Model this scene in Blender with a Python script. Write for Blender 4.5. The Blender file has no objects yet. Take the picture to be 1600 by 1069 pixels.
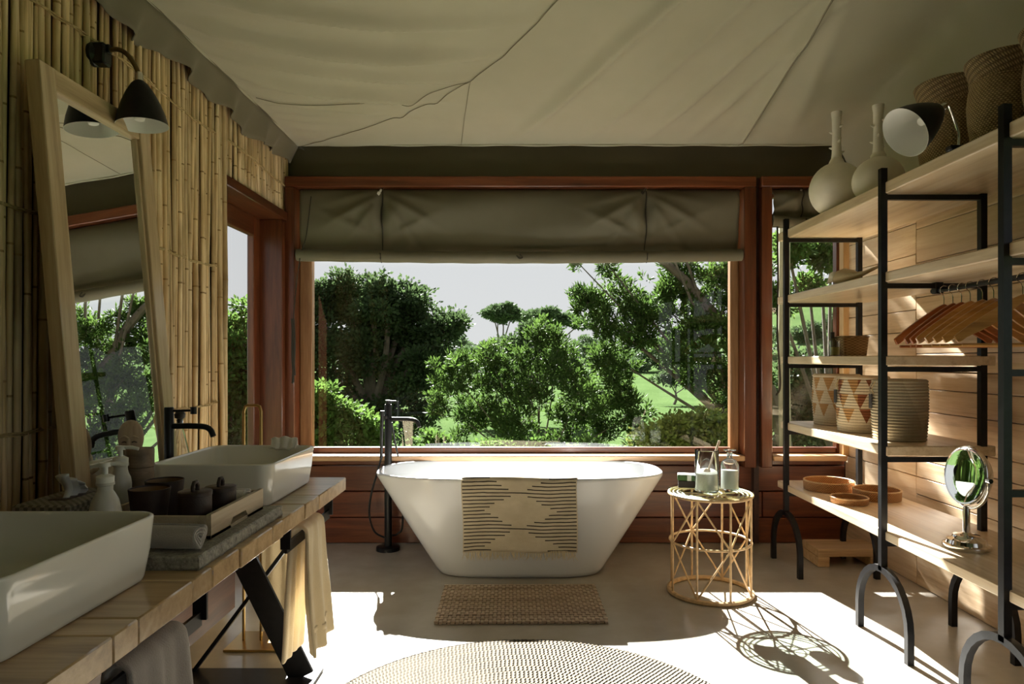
import bpy, bmesh, math, random
import numpy as np
from mathutils import Vector, Matrix, Euler, noise as mnoise

random.seed(7)
RNG = np.random.default_rng(11)
S = bpy.context.scene
COL = S.collection
PI = math.pi
R = math.radians

# ------------------------------------------------------------------ camera, sky, sun, exposure
cam = bpy.data.cameras.new('camera')
cam.sensor_width = 36.0
cam.lens = 36.0 * 1066 / 1600
cam.shift_x = -12 / 1600
cam.shift_y = 25.5 / 1600
cam.clip_end = 2000
camo = bpy.data.objects.new('camera', cam)
COL.objects.link(camo)
camo.location = (0, 0, 1.235)
camo.rotation_euler = (R(90), 0, 0)
S.camera = camo

world = bpy.data.worlds.new('sky')
S.world = world
world.use_nodes = True
wn = world.node_tree
bg = wn.nodes['Background']
wtc = wn.nodes.new('ShaderNodeTexCoord')
wsep = wn.nodes.new('ShaderNodeSeparateXYZ')
wr = wn.nodes.new('ShaderNodeValToRGB')
wn.links.new(wtc.outputs['Generated'], wsep.inputs[0])
wn.links.new(wsep.outputs['Z'], wr.inputs[0])
wr.color_ramp.elements[0].position = 0.0
wr.color_ramp.elements[0].color = (0.87, 0.87, 0.88, 1)
wr.color_ramp.elements[1].position = 0.8
wr.color_ramp.elements[1].color = (0.74, 0.78, 0.85, 1)
wn.links.new(wr.outputs[0], bg.inputs[0])
bg.inputs[1].default_value = 0.58

sun = bpy.data.lights.new('sun', 'SUN')
sun.energy = 34.0
sun.angle = R(0.55)
sun.color = (1.0, 0.975, 0.93)
suno = bpy.data.objects.new('sun', sun)
COL.objects.link(suno)
SUN_DIR = Vector((0.26, -1.40, -1.0)).normalized()
suno.rotation_euler = SUN_DIR.to_track_quat('-Z', 'Y').to_euler()
suno.location = (-3, 14, 12)

S.view_settings.view_transform = 'Standard'
S.view_settings.look = 'None'
S.view_settings.exposure = 0.68
S.view_settings.gamma = 1.0
S.view_settings.use_curve_mapping = False
S.cycles.diffuse_bounces = 6
S.cycles.transparent_max_bounces = 16
S.cycles.max_bounces = 12

# ------------------------------------------------------------------ helpers: colour and materials
def hx(s, k=1.0):
    s = s.lstrip('#')
    out = []
    for i in (0, 2, 4):
        c = int(s[i:i + 2], 16) / 255
        out.append((c / 12.92 if c <= 0.04045 else ((c + 0.055) / 1.055) ** 2.4) * k)
    return (out[0], out[1], out[2], 1.0)

class NT:
    """small wrapper to write node trees tersely"""
    def __init__(self, name):
        self.m = bpy.data.materials.new(name)
        self.m.use_nodes = True
        self.t = self.m.node_tree
        self.b = self.t.nodes['Principled BSDF']
        self.out = self.t.nodes['Material Output']
    def n(self, kind, ins=None, **props):
        nd = self.t.nodes.new('ShaderNode' + kind)
        for k, v in props.items():
            setattr(nd, k, v)
        for k, v in (ins or {}).items():
            self.put(nd.inputs[k], v)
        return nd
    def put(self, sock, v):
        if isinstance(v, bpy.types.NodeSocket):
            self.t.links.new(v, sock)
        else:
            sock.default_value = v
    def coords(self, scale=(1, 1, 1), rnd=0.0, rot=(0, 0, 0)):
        tc = self.n('TexCoord').outputs['Object']
        if rnd:
            oi = self.n('ObjectInfo').outputs['Random']
            mul = self.n('Math', {0: oi, 1: rnd}, operation='MULTIPLY').outputs[0]
            tc = self.n('VectorMath', {0: tc, 1: mul}, operation='ADD').outputs[0]
        return self.n('Mapping', {'Vector': tc, 'Scale': scale, 'Rotation': rot}).outputs[0]
    def noise(self, vec, scale=5, detail=4, rough=0.55, dist=0.0):
        return self.n('TexNoise', {'Vector': vec, 'Scale': scale, 'Detail': detail, 'Roughness': rough, 'Distortion': dist}).outputs['Fac']
    def ramp(self, fac, stops):
        r = self.n('ValToRGB', {0: fac})
        e = r.color_ramp.elements
        while len(e) < len(stops):
            e.new(0.5)
        for i, (p, c) in enumerate(stops):
            e[i].position = p
            e[i].color = c
        return r.outputs[0]
    def mix(self, fac, a, b, mode='MIX'):
        m = self.n('Mix', data_type='RGBA', blend_type=mode)
        self.put(m.inputs[0], fac)
        self.put(m.inputs[6], a)
        self.put(m.inputs[7], b)
        return m.outputs[2]
    def math(self, op, a, b=0.0, c=0.0):
        return self.n('Math', {0: a, 1: b, 2: c}, operation=op).outputs[0]
    def vary(self, col, amount=0.25):
        oi = self.n('ObjectInfo').outputs['Random']
        v = self.n('MapRange', {0: oi, 1: 0.0, 2: 1.0, 3: 1 - amount, 4: 1 + amount}).outputs[0]
        return self.n('HueSaturation', {'Color': col, 'Value': v}).outputs[0]
    def bump(self, h, strength=0.3, dist=0.01):
        nrm = self.n('Bump', {'Height': h, 'Strength': strength, 'Distance': dist}).outputs[0]
        self.put(self.b.inputs['Normal'], nrm)
    def set(self, color=None, rough=None, metal=None, **k):
        if color is not None: self.put(self.b.inputs['Base Color'], color)
        if rough is not None: self.put(self.b.inputs['Roughness'], rough)
        if metal is not None: self.put(self.b.inputs['Metallic'], metal)
        for kk, v in k.items(): self.put(self.b.inputs[kk.replace('_', ' ')], v)
        return self.m

def m_plain(name, col, rough=0.5, metal=0.0, mottled=0.0, scale=12, bump=0.0, **k):
    t = NT(name)
    c = col
    if mottled or bump:
        v = t.coords(rnd=7.0)
        f = t.noise(v, scale, 5)
        if mottled:
            dark = tuple(x * (1 - mottled) for x in col[:3]) + (1,)
            lite = tuple(min(1, x * (1 + mottled)) for x in col[:3]) + (1,)
            c = t.ramp(f, [(0.3, dark), (0.7, lite)])
        if bump:
            t.bump(t.noise(v, scale * 6, 3), bump, 0.004)
    return t.set(c, rough, metal, **k)

def m_wood(name, light, mid, dark, axis='Y', rough=0.45, var=0.2, grain=1.0, coat=0.0, bump=0.12, knots=False):
    """timber with long grain along one axis"""
    t = NT(name)
    sc = {'X': (0.9, 13, 13), 'Y': (13, 0.9, 13), 'Z': (13, 13, 0.9)}[axis]
    sc = tuple(a * grain for a in sc)
    v = t.coords(sc, rnd=37.0)
    f1 = t.noise(v, 1.0, 5, 0.6, 0.9)
    f2 = t.noise(v, 5.5, 3, 0.7, 0.2)
    f = t.math('ADD', t.math('MULTIPLY', f1, 0.72), t.math('MULTIPLY', f2, 0.28))
    c = t.ramp(f, [(0.30, dark), (0.48, mid), (0.66, light)])
    if knots:
        ks = {'X': (2.2, 9, 9), 'Y': (9, 2.2, 9), 'Z': (9, 9, 2.2)}[axis]
        vk = t.coords(ks, rnd=37.0)
        d = t.n('TexVoronoi', {'Vector': vk, 'Scale': 0.55}).outputs['Distance']
        k = t.ramp(d, [(0.03, (1, 1, 1, 1)), (0.11, (0, 0, 0, 1))])
        c = t.mix(t.math('MULTIPLY', k, 0.75), c, dark)
    c = t.vary(c, var)
    t.bump(f2, bump, 0.004)
    m = t.set(c, rough)
    if coat:
        t.put(t.b.inputs['Coat Weight'], coat)
        t.put(t.b.inputs['Coat Roughness'], 0.18)
    return m

def m_fabric(name, a, b, rough=0.9, scale=900, sheen=0.2, big=3.0, bump=0.25):
    t = NT(name)
    v = t.coords()
    f = t.noise(v, big, 4, 0.6)
    c = t.ramp(f, [(0.3, a), (0.7, b)])
    w = t.n('TexNoise', {'Vector': v, 'Scale': scale, 'Detail': 1.0}).outputs['Fac']
    t.bump(w, bump, 0.002)
    t.put(t.b.inputs['Sheen Weight'], sheen)
    return t.set(c, rough)

def m_glass(name, tint=(1, 1, 1, 1), ior=1.5, rough=0.0):
    t = NT(name)
    fr = t.n('Fresnel', {'IOR': ior}).outputs[0]
    bk = t.n('NewGeometry').outputs['Backfacing']
    fr = t.math('MULTIPLY', fr, t.math('SUBTRACT', 1.0, bk))
    tr = t.n('BsdfTransparent', {'Color': tint}).outputs[0]
    gl = t.n('BsdfGlossy', {'Roughness': rough}).outputs[0]
    mx = t.n('MixShader', {0: fr, 1: tr, 2: gl}).outputs[0]
    t.t.links.new(mx, t.out.inputs[0])
    return t.m

def m_leaf(name, a, b, trans=0.45, rough=0.6):
    t = NT(name)
    v = t.coords()
    f = t.noise(v, 1.1, 3, 0.6)
    g = t.noise(v, 17.0, 2, 0.5)
    f = t.math('ADD', t.math('MULTIPLY', f, 0.55), t.math('MULTIPLY', g, 0.45))
    c = t.ramp(f, [(0.33, a), (0.66, b)])
    t.set(c, rough, Specular_IOR_Level=0.12)
    tc = t.n('HueSaturation', {'Color': c, 'Saturation': 1.0, 'Value': 1.15}).outputs[0]
    tl = t.n('BsdfTranslucent', {'Color': tc}).outputs[0]
    mx = t.n('MixShader', {0: trans, 1: t.b.outputs[0], 2: tl}).outputs[0]
    t.t.links.new(mx, t.out.inputs[0])
    return t.m

# ------------------------------------------------------------------ helpers: objects
def link(name, me, mat=None, parent=None):
    o = bpy.data.objects.new(name, me)
    COL.objects.link(o)
    if mat is not None and me is not None and not me.materials:
        me.materials.append(mat)
    if parent is not None:
        o.parent = parent
    return o

def tag(o, label=None, cat=None, group=None, kind=None):
    if label: o['label'] = label
    if cat: o['category'] = cat
    if group: o['group'] = group
    if kind: o['kind'] = kind
    return o

def empty(name, loc=(0, 0, 0), label=None, cat=None, group=None, rz=0.0, kind=None):
    o = bpy.data.objects.new(name, None)
    o.empty_display_size = 0.05
    COL.objects.link(o)
    o.location = loc
    o.rotation_euler = (0, 0, rz)
    return tag(o, label, cat, group, kind)

def copy_tree(o, parent=None):
    c = o.copy()
    COL.objects.link(c)
    if parent is not None:
        c.parent = parent
    for ch in list(o.children):
        copy_tree(ch, c)
    return c

class MB:
    """collects verts and faces, links them as ONE mesh"""
    def __init__(self):
        self.v = []; self.f = []; self.sm = []
    def add(self, vs, fs, smooth=False):
        k = len(self.v)
        self.v.extend([tuple(p) for p in vs])
        self.f.extend([tuple(i + k for i in q) for q in fs])
        self.sm.extend([smooth] * len(fs))
        return self
    def box(self, c, s, cham=0.0, rot=None):
        hxx, hy, hz = s[0] / 2, s[1] / 2, s[2] / 2
        c = Vector(c)
        if cham <= 0:
            vs = [Vector((sx * hxx, sy * hy, sz * hz)) for sx in (-1, 1) for sy in (-1, 1) for sz in (-1, 1)]
            fs = [(0, 1, 3, 2), (4, 6, 7, 5), (0, 4, 5, 1), (2, 3, 7, 6), (0, 2, 6, 4), (1, 5, 7, 3)]
        else:
            e = min(cham, hxx * .9, hy * .9, hz * .9)
            vs = []; idx = {}
            for sx in (-1, 1):
                for sy in (-1, 1):
                    for sz in (-1, 1):
                        for ax in range(3):
                            p = [sx * (hxx - e), sy * (hy - e), sz * (hz - e)]
                            p[ax] = (sx * hxx, sy * hy, sz * hz)[ax]
                            idx[(sx, sy, sz, ax)] = len(vs)
                            vs.append(Vector(p))
            fs = []
            for ax in range(3):
                o1, o2 = [a for a in range(3) if a != ax]
                for s_ in (-1, 1):
                    q = []
                    for a, b in ((-1, -1), (1, -1), (1, 1), (-1, 1)):
                        k = [0, 0, 0]; k[ax] = s_; k[o1] = a; k[o2] = b
                        q.append(idx[(k[0], k[1], k[2], ax)])
                    fs.append(tuple(q))
                # chamfers along this axis
                for a in (-1, 1):
                    for b in (-1, 1):
                        k0 = [0, 0, 0]; k0[ax] = -1; k0[o1] = a; k0[o2] = b
                        k1 = list(k0); k1[ax] = 1
                        fs.append((idx[(*k0, o1)], idx[(*k1, o1)], idx[(*k1, o2)], idx[(*k0, o2)]))
            for sx in (-1, 1):
                for sy in (-1, 1):
                    for sz in (-1, 1):
                        fs.append(tuple(idx[(sx, sy, sz, a)] for a in range(3)))
        if rot is not None:
            M = rot.to_matrix() if not isinstance(rot, Matrix) else rot
            vs = [M @ v for v in vs]
        return self.add([c + v for v in vs], fs)
    def tube(self, pts, r, seg=8, closed=False, cap=True, smooth=True, flat=None):
        """round bar along a path; r number or list; flat=(a,b) gives a rectangular section"""
        P = [Vector(p) for p in pts]
        n = len(P)
        rs = r if isinstance(r, (list, tuple)) else [r] * n
        T = []
        for i in range(n):
            a = P[(i - 1) % n] if (i > 0 or closed) else P[i]
            b = P[(i + 1) % n] if (i < n - 1 or closed) else P[i]
            d = (b - a)
            T.append(d.normalized() if d.length > 1e-9 else Vector((0, 0, 1)))
        up = Vector((0, 0, 1)) if abs(T[0].z) < 0.9 else Vector((0, 1, 0))
        N = (up - T[0] * up.dot(T[0])).normalized()
        vs = []
        for i in range(n):
            if i > 0:
                N = (N - T[i] * N.dot(T[i]))
                N = N.normalized() if N.length > 1e-6 else T[i].orthogonal().normalized()
            B = T[i].cross(N)
            if flat:
                a, b = flat[0] / 2, flat[1] / 2
                for sa, sb in ((-1, -1), (1, -1), (1, 1), (-1, 1)):
                    vs.append(P[i] + N * sa * a + B * sb * b)
            else:
                for k in range(seg):
                    th = 2 * PI * k / seg
                    vs.append(P[i] + (N * math.cos(th) + B * math.sin(th)) * rs[i])
        m = 4 if flat else seg
        fs = []
        for i in range(n if closed else n - 1):
            j = (i + 1) % n
            for k in range(m):
                l = (k + 1) % m
                fs.append((i * m + k, i * m + l, j * m + l, j * m + k))
        if cap and not closed:
            fs.append(tuple(range(m - 1, -1, -1)))
            fs.append(tuple((n - 1) * m + k for k in range(m)))
        return self.add(vs, fs, smooth and not flat)
    def lathe(self, prof, seg=32, c=(0, 0, 0), smooth=True, M=None):
        """profile of (radius, z)"""
        c = Vector(c)
        vs = []; rows = []
        for (r, z) in prof:
            if r < 1e-6:
                rows.append([len(vs)]); vs.append(Vector((0, 0, z)))
            else:
                rows.append(list(range(len(vs), len(vs) + seg)))
                for k in range(seg):
                    th = 2 * PI * k / seg
                    vs.append(Vector((r * math.cos(th), r * math.sin(th), z)))
        fs = []
        for a, b in zip(rows, rows[1:]):
            for k in range(seg):
                l = (k + 1) % seg
                if len(a) == 1 and len(b) == 1: continue
                if len(a) == 1: fs.append((a[0], b[k], b[l]))
                elif len(b) == 1: fs.append((a[k], b[0], a[l]))
                else: fs.append((a[k], b[k], b[l], a[l]))
        if M is not None: vs = [M @ v for v in vs]
        return self.add([c + v for v in vs], fs, smooth)
    def loft(self, loops, cap0=True, cap1=True, smooth=True):
        n = len(loops[0]); vs = []; fs = []
        for L in loops: vs.extend(L)
        for i in range(len(loops) - 1):
            for k in range(n):
                l = (k + 1) % n
                fs.append((i * n + k, i * n + l, (i + 1) * n + l, (i + 1) * n + k))
        if cap0: fs.append(tuple(range(n - 1, -1, -1)))
        if cap1: fs.append(tuple((len(loops) - 1) * n + k for k in range(n)))
        return self.add(vs, fs, smooth)
    def grid(self, fn, nu, nv, smooth=True):
        vs = [fn(i / nu, j / nv) for j in range(nv + 1) for i in range(nu + 1)]
        w = nu + 1
        fs = [(j * w + i, j * w + i + 1, (j + 1) * w + i + 1, (j + 1) * w + i) for j in range(nv) for i in range(nu)]
        return self.add(vs, fs, smooth)
    def prism(self, poly, axis, a, b):
        """outline polygon (2D) pushed along an axis from a to b"""
        def to3(p, t):
            return {'X': (t, p[0], p[1]), 'Y': (p[0], t, p[1]), 'Z': (p[0], p[1], t)}[axis]
        n = len(poly)
        vs = [to3(p, a) for p in poly] + [to3(p, b) for p in poly]
        fs = [tuple(range(n)), tuple(range(2 * n - 1, n - 1, -1))]
        fs += [(k, n + k, n + (k + 1) % n, (k + 1) % n) for k in range(n)]
        return self.add(vs, fs)
    def mesh(self, name, recalc=True, angle=None):
        me = bpy.data.meshes.new(name)
        me.from_pydata(self.v, [], self.f)
        me.polygons.foreach_set('use_smooth', self.sm)
        if recalc:
            bm = bmesh.new(); bm.from_mesh(me)
            bmesh.ops.recalc_face_normals(bm, faces=bm.faces)
            bm.to_mesh(me); bm.free()
        if angle is not None:
            me.set_sharp_from_angle(angle=R(angle))
        me.update()
        return me
    def build(self, name, mat, parent=None, angle=40, recalc=True):
        return link(name, self.mesh(name, recalc, angle), mat, parent)

def solidify(o, t, offset=0.0):
    m = o.modifiers.new('thickness', 'SOLIDIFY')
    m.thickness = t; m.offset = offset
    return o

def subsurf(o, n=1):
    m = o.modifiers.new('smooth', 'SUBSURF')
    m.levels = n; m.render_levels = n
    return o

def rrect(cx, cy, z, hx_, hy_, r, n=6):
    """rounded rectangle loop in the XY plane"""
    out = []
    for (sx, sy, a0) in ((1, 1, 0), (-1, 1, 90), (-1, -1, 180), (1, -1, 270)):
        for k in range(n + 1):
            a = R(a0 + 90 * k / n)
            out.append((cx + sx * (hx_ - r) + r * math.cos(a), cy + sy * (hy_ - r) + r * math.sin(a), z))
    return out

def sellipse(cx, cy, z, a, b, p, n=96):
    out = []
    for k in range(n):
        t = 2 * PI * k / n
        c, s = math.cos(t), math.sin(t)
        out.append((cx + a * math.copysign(abs(c) ** (2 / p), c), cy + b * math.copysign(abs(s) ** (2 / p), s), z))
    return out

def spline(pts, n=8):
    """Catmull-Rom through points"""
    P = [Vector(p) for p in pts]
    P = [P[0] * 2 - P[1]] + P + [P[-1] * 2 - P[-2]]
    out = []
    for i in range(1, len(P) - 2):
        a, b, c, d = P[i - 1:i + 3]
        for k in range(n):
            t = k / n
            out.append(0.5 * ((2 * b) + (c - a) * t + (2 * a - 5 * b + 4 * c - d) * t * t + (3 * b - a - 3 * c + d) * t ** 3))
    out.append(P[-2])
    return out

# ------------------------------------------------------------------ materials
M = {}
M['pine'] = m_wood('pale_pine', hx('e2cfb4'), hx('d1b796'), hx('a88c6c'), 'Y', 0.42, 0.12, knots=True)
M['shelf_wood'] = m_wood('shelf_timber', hx('e9d9c0'), hx('d9c2a0'), hx('b09473'), 'Y', 0.34, 0.06, 0.8, coat=0.25, knots=True)
M['end_grain'] = m_wood('shelf_end_timber', hx('c9975a'), hx('b07c44'), hx('8a5c30'), 'X', 0.5, 0.08)
M['red_wood'] = m_wood('red_brown_timber', hx('7c4526'), hx('5f2f19'), hx('3a1a0d'), 'X', 0.35, 0.14, coat=0.25)
M['red_wood_z'] = m_wood('red_brown_post_timber', hx('734024'), hx('5a2e18'), hx('3a1c0e'), 'Z', 0.35, 0.1, coat=0.25)
M['red_wood_y'] = m_wood('red_brown_lintel_timber', hx('6e3f25'), hx('552c19'), hx('361a0e'), 'Y', 0.35, 0.1, coat=0.25)
M['dark_wood'] = m_wood('dark_timber', hx('4a2e20'), hx('36201a'), hx('20120d'), 'Y', 0.45, 0.05)
M['counter_wood'] = m_wood('counter_timber', hx('d0b48b'), hx('b6976b'), hx('896b45'), 'X', 0.28, 0.16, 0.9, coat=0.5, knots=True)
M['mirror_wood'] = m_wood('mirror_oak', hx('d3bd9c'), hx('bea682'), hx('947c5e'), 'Z', 0.27, 0.06, coat=0.4)
M['mirror_wood_y'] = m_wood('mirror_oak_rail', hx('d3bd9c'), hx('bea682'), hx('947c5e'), 'Y', 0.42, 0.06)
M['tray_wood'] = m_wood('whitewashed_timber', hx('cbbda6'), hx('b5a48b'), hx('8d7b64'), 'Y', 0.55, 0.04)
M['block_wood'] = m_wood('step_timber', hx('d8bb93'), hx('c2a075'), hx('97754d'), 'X', 0.5, 0.05)
M['hanger_red'] = m_wood('reddish_hanger_wood', hx('b06a35'), hx('984f22'), hx('70330f'), 'X', 0.35, 0.12, coat=0.4)
M['hanger_tan'] = m_wood('honey_hanger_wood', hx('c79657'), hx('ad7b3e'), hx('815627'), 'X', 0.35, 0.12, coat=0.4)
M['dark_mat'] = m_wood('mat_timber', hx('cdb9a2'), hx('b29c84'), hx('8d7761'), 'X', 0.6, 0.1, 2.0)
M['doll_wood'] = m_wood('carved_doll_wood', hx('cbb7a0'), hx('b39d86'), hx('87725b'), 'Z', 0.5, 0.05)
M['canister_wood'] = m_wood('brown_canister_wood', hx('94816f'), hx('7c6a59'), hx('5b4b3c'), 'X', 0.5, 0.05)
M['bird_wood'] = m_wood('driftwood', hx('c9b592'), hx('a98f68'), hx('7a6244'), 'Y', 0.6, 0.05)
M['black'] = m_plain('black_steel', (0.018, 0.018, 0.02, 1), 0.42, 0.6, mottled=0.2, scale=30)
M['black_matte'] = m_plain('matte_black_tap_metal', (0.012, 0.012, 0.013, 1), 0.38, 0.3)
M['white_enamel'] = m_plain('white_lamp_enamel', (0.78, 0.78, 0.74, 1), 0.4)
M['tub'] = m_plain('white_tub_resin', (0.60, 0.61, 0.62, 1), 0.22, mottled=0.01, scale=3, Coat_Weight=0.3, Coat_Roughness=0.08)
M['ceramic'] = m_plain('basin_ceramic', hx('e6e4dc'), 0.12, mottled=0.01, scale=3, Coat_Weight=0.5, Coat_Roughness=0.04)
M['soap_ceramic'] = m_plain('grey_white_soap_ceramic', hx('c4c1ba'), 0.3, mottled=0.06, scale=20)
M['chrome'] = m_plain('polished_chrome', (0.78, 0.77, 0.74, 1), 0.07, 1.0)
M['silver'] = m_plain('mirror_silver', (0.9, 0.92, 0.9, 1), 0.0, 1.0)
M['brass'] = m_plain('aged_brass', hx('b79a62'), 0.3, 0.9)
M['dark_cup'] = m_plain('dark_brown_leather', hx('2e1e1a'), 0.5, mottled=0.25, scale=25, bump=0.2)
M['cup_inside'] = m_plain('tan_cup_lining', hx('7d6244'), 0.6, mottled=0.2)
M['vase'] = m_plain('stone_grey_vase_clay', hx('eae2d2'), 0.75, mottled=0.07, scale=9, bump=0.12)
M['vase_neck'] = m_plain('pale_vase_neck_clay', hx('efe9dd'), 0.7, mottled=0.05, scale=20)
M['rattan'] = m_plain('rattan_cane', hx('c2a276'), 0.5, mottled=0.25, scale=35)
M['twine'] = m_plain('pale_twine', hx('b39c70'), 0.85, mottled=0.25, scale=60)
M['clear'] = m_glass('window_glass', (0.97, 0.98, 0.975, 1), 1.62)
t = NT('jar_glass')
t.t.links.new(t.n('BsdfGlass', {'Color': (0.97, 0.985, 0.98, 1), 'Roughness': 0.0, 'IOR': 1.45}).outputs[0], t.out.inputs[0])
M['jar'] = t.m
M['salts'] = m_plain('white_bath_salts', (0.8, 0.82, 0.76, 1), 0.9, mottled=0.08, scale=150, bump=0.5)
M['milk'] = m_plain('milky_bath_oil', (0.84, 0.83, 0.74, 1), 0.35, mottled=0.03)
M['oil'] = m_plain('pale_green_oil', hx('a8a552'), 0.2)
M['label_green'] = m_plain('green_wrapper', hx('3c5a2c'), 0.5, mottled=0.3, scale=60)
M['label_white'] = m_plain('white_wrapper_band', hx('d8d8d0'), 0.6)
M['tag_card'] = m_plain('charcoal_tag_card', hx('2b2826'), 0.7)
M['black_stopper'] = m_plain('black_stopper', (0.02, 0.018, 0.016, 1), 0.4)
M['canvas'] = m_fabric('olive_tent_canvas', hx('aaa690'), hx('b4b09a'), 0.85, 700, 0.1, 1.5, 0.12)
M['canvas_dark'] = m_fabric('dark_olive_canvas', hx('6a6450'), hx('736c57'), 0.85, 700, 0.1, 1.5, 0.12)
M['blind'] = m_fabric('olive_blind_canvas', hx('625d4b'), hx('6c6754'), 0.8, 700, 0.1, 2.0, 0.12)
M['sash_wood'] = m_wood('brown_sash_timber', hx('a07a56'), hx('84603f'), hx('5e4029'), 'Z', 0.4, 0.0)
M['sill_wood'] = m_wood('pale_sill_timber', hx('d9b892'), hx('c59c72'), hx('a37a52'), 'X', 0.4, 0.0)
M['cord'] = m_plain('dark_cord', hx('2e2a22'), 0.8, mottled=0.2)
M['towel_white'] = m_fabric('white_terry', hx('d9d5d0'), hx('e6e2dc'), 0.95, 350, 0.4, 6, 0.8)
M['towel_cream'] = m_fabric('cream_terry', hx('d9c8a4'), hx('e4d5b4'), 0.95, 350, 0.4, 6, 0.8)
M['towel_grey'] = m_fabric('grey_terry', hx('9b948c'), hx('aaa39b'), 0.95, 350, 0.4, 6, 0.8)
M['bulb'] = m_plain('frosted_bulb', (0.85, 0.85, 0.8, 1), 0.3)
M['tissue'] = m_plain('white_tissue', (0.82, 0.82, 0.82, 1), 0.9)
M['box_weave'] = None

# concrete floor: polished, mottled beige
t = NT('polished_concrete')
v = t.coords()
f = t.noise(v, 1.6, 8, 0.62, 0.4)
g = t.noise(v, 7.0, 6, 0.55, 0.2)
ff = t.math('ADD', t.math('MULTIPLY', f, 0.6), t.math('MULTIPLY', g, 0.4))
c = t.ramp(ff, [(0.3, hx('9b9489')), (0.5, hx('a69f94')), (0.7, hx('b1aa9f'))])
t.set(c, t.n('MapRange', {0: g, 1: 0.3, 2: 0.7, 3: 0.13, 4: 0.27}).outputs[0])
t.bump(g, 0.04, 0.01)
M['concrete'] = t.m

# bamboo cane: tan with darker nodes and streaks
t = NT('dry_bamboo_cane')
v = t.coords((26, 26, 1.6), rnd=41.0)
f = t.noise(v, 1.0, 4, 0.6, 0.4)
c = t.ramp(f, [(0.28, hx('b99c70')), (0.5, hx('d9bf93')), (0.72, hx('ecd8b2'))])
v2 = t.coords((5, 5, 3.3), rnd=23.0)
g = t.noise(v2, 1.0, 3)
c = t.mix(t.ramp(g, [(0.50, (0, 0, 0, 1)), (0.72, (0.75, 0.75, 0.75, 1))]), c, hx('977a52'))
c = t.vary(c, 0.2)
t.set(c, 0.42)
M['bamboo'] = t.m
M['bamboo_node'] = m_plain('bamboo_node_ring', hx('9c7f55'), 0.5, mottled=0.3, scale=30)
M['straw'] = m_wood('wall_backing_straw', hx('5a4023'), hx('3c2915'), hx('1e130a'), 'Z', 0.8, 0.0, 3.0)

# grey stone slab
t = NT('rough_grey_stone')
v = t.coords()
f = t.noise(v, 40, 8, 0.7)
g = t.noise(v, 150, 3)
c = t.ramp(t.math('ADD', t.math('MULTIPLY', f, .6), t.math('MULTIPLY', g, .4)), [(0.35, hx('55534c')), (0.5, hx('8d897f')), (0.68, hx('b5b0a0'))])
t.set(c, 0.55); t.bump(f, 0.6, 0.01)
M['stone'] = t.m

def m_weave(name, a, b, sx=90.0, sz=90.0, rough=0.75, tilt=0.0, bump=0.7):
    """basket weave running round a vertical axis"""
    t = NT(name)
    tc = t.n('TexCoord').outputs['Object']
    sp = t.n('SeparateXYZ', {0: tc})
    ang = t.math('ARCTAN2', sp.outputs[1], sp.outputs[0])
    u = t.math('MULTIPLY', ang, sx)
    w = t.math('MULTIPLY', sp.outputs[2], sz)
    w = t.math('ADD', w, t.math('MULTIPLY', u, tilt))
    row = t.math('FLOOR', t.math('DIVIDE', w, PI))
    ph = t.math('ADD', u, t.math('MULTIPLY', row, PI))
    h = t.math('MULTIPLY', t.math('ABSOLUTE', t.math('SINE', w)), t.math('ADD', 0.55, t.math('MULTIPLY', t.math('SINE', ph), 0.45)))
    n = t.noise(tc, 14, 4)
    cc = t.ramp(t.math('ADD', t.math('MULTIPLY', h, 0.7), t.math('MULTIPLY', n, 0.35)), [(0.2, a), (0.75, b)])
    t.set(cc, rough); t.bump(h, bump, 0.004)
    return t.m
M['weave_brown'] = m_weave('brown_basket_weave', hx('6f5b3e'), hx('bfa378'), 60, 420)
M['weave_brown_rim'] = m_weave('brown_basket_rim_weave', hx('655339'), hx('b89d76'), 50, 300, tilt=0.8)
M['weave_tan'] = m_weave('tan_tray_weave', hx('94683f'), hx('c99a68'), 70, 500)
M['weave_pale'] = m_weave('pale_woven_box', hx('7f6543'), hx('b59a70'), 14, 420)

t = NT('grey_woven_lid')
v = t.coords((1, 1, 1))
ck = t.n('TexChecker', {'Vector': v, 'Color1': hx('5f594f'), 'Color2': hx('8c857a'), 'Scale': 95})
t.set(ck.outputs[0], 0.7); t.bump(ck.outputs[1], 0.6, 0.003)
M['box_weave'] = t.m

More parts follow.
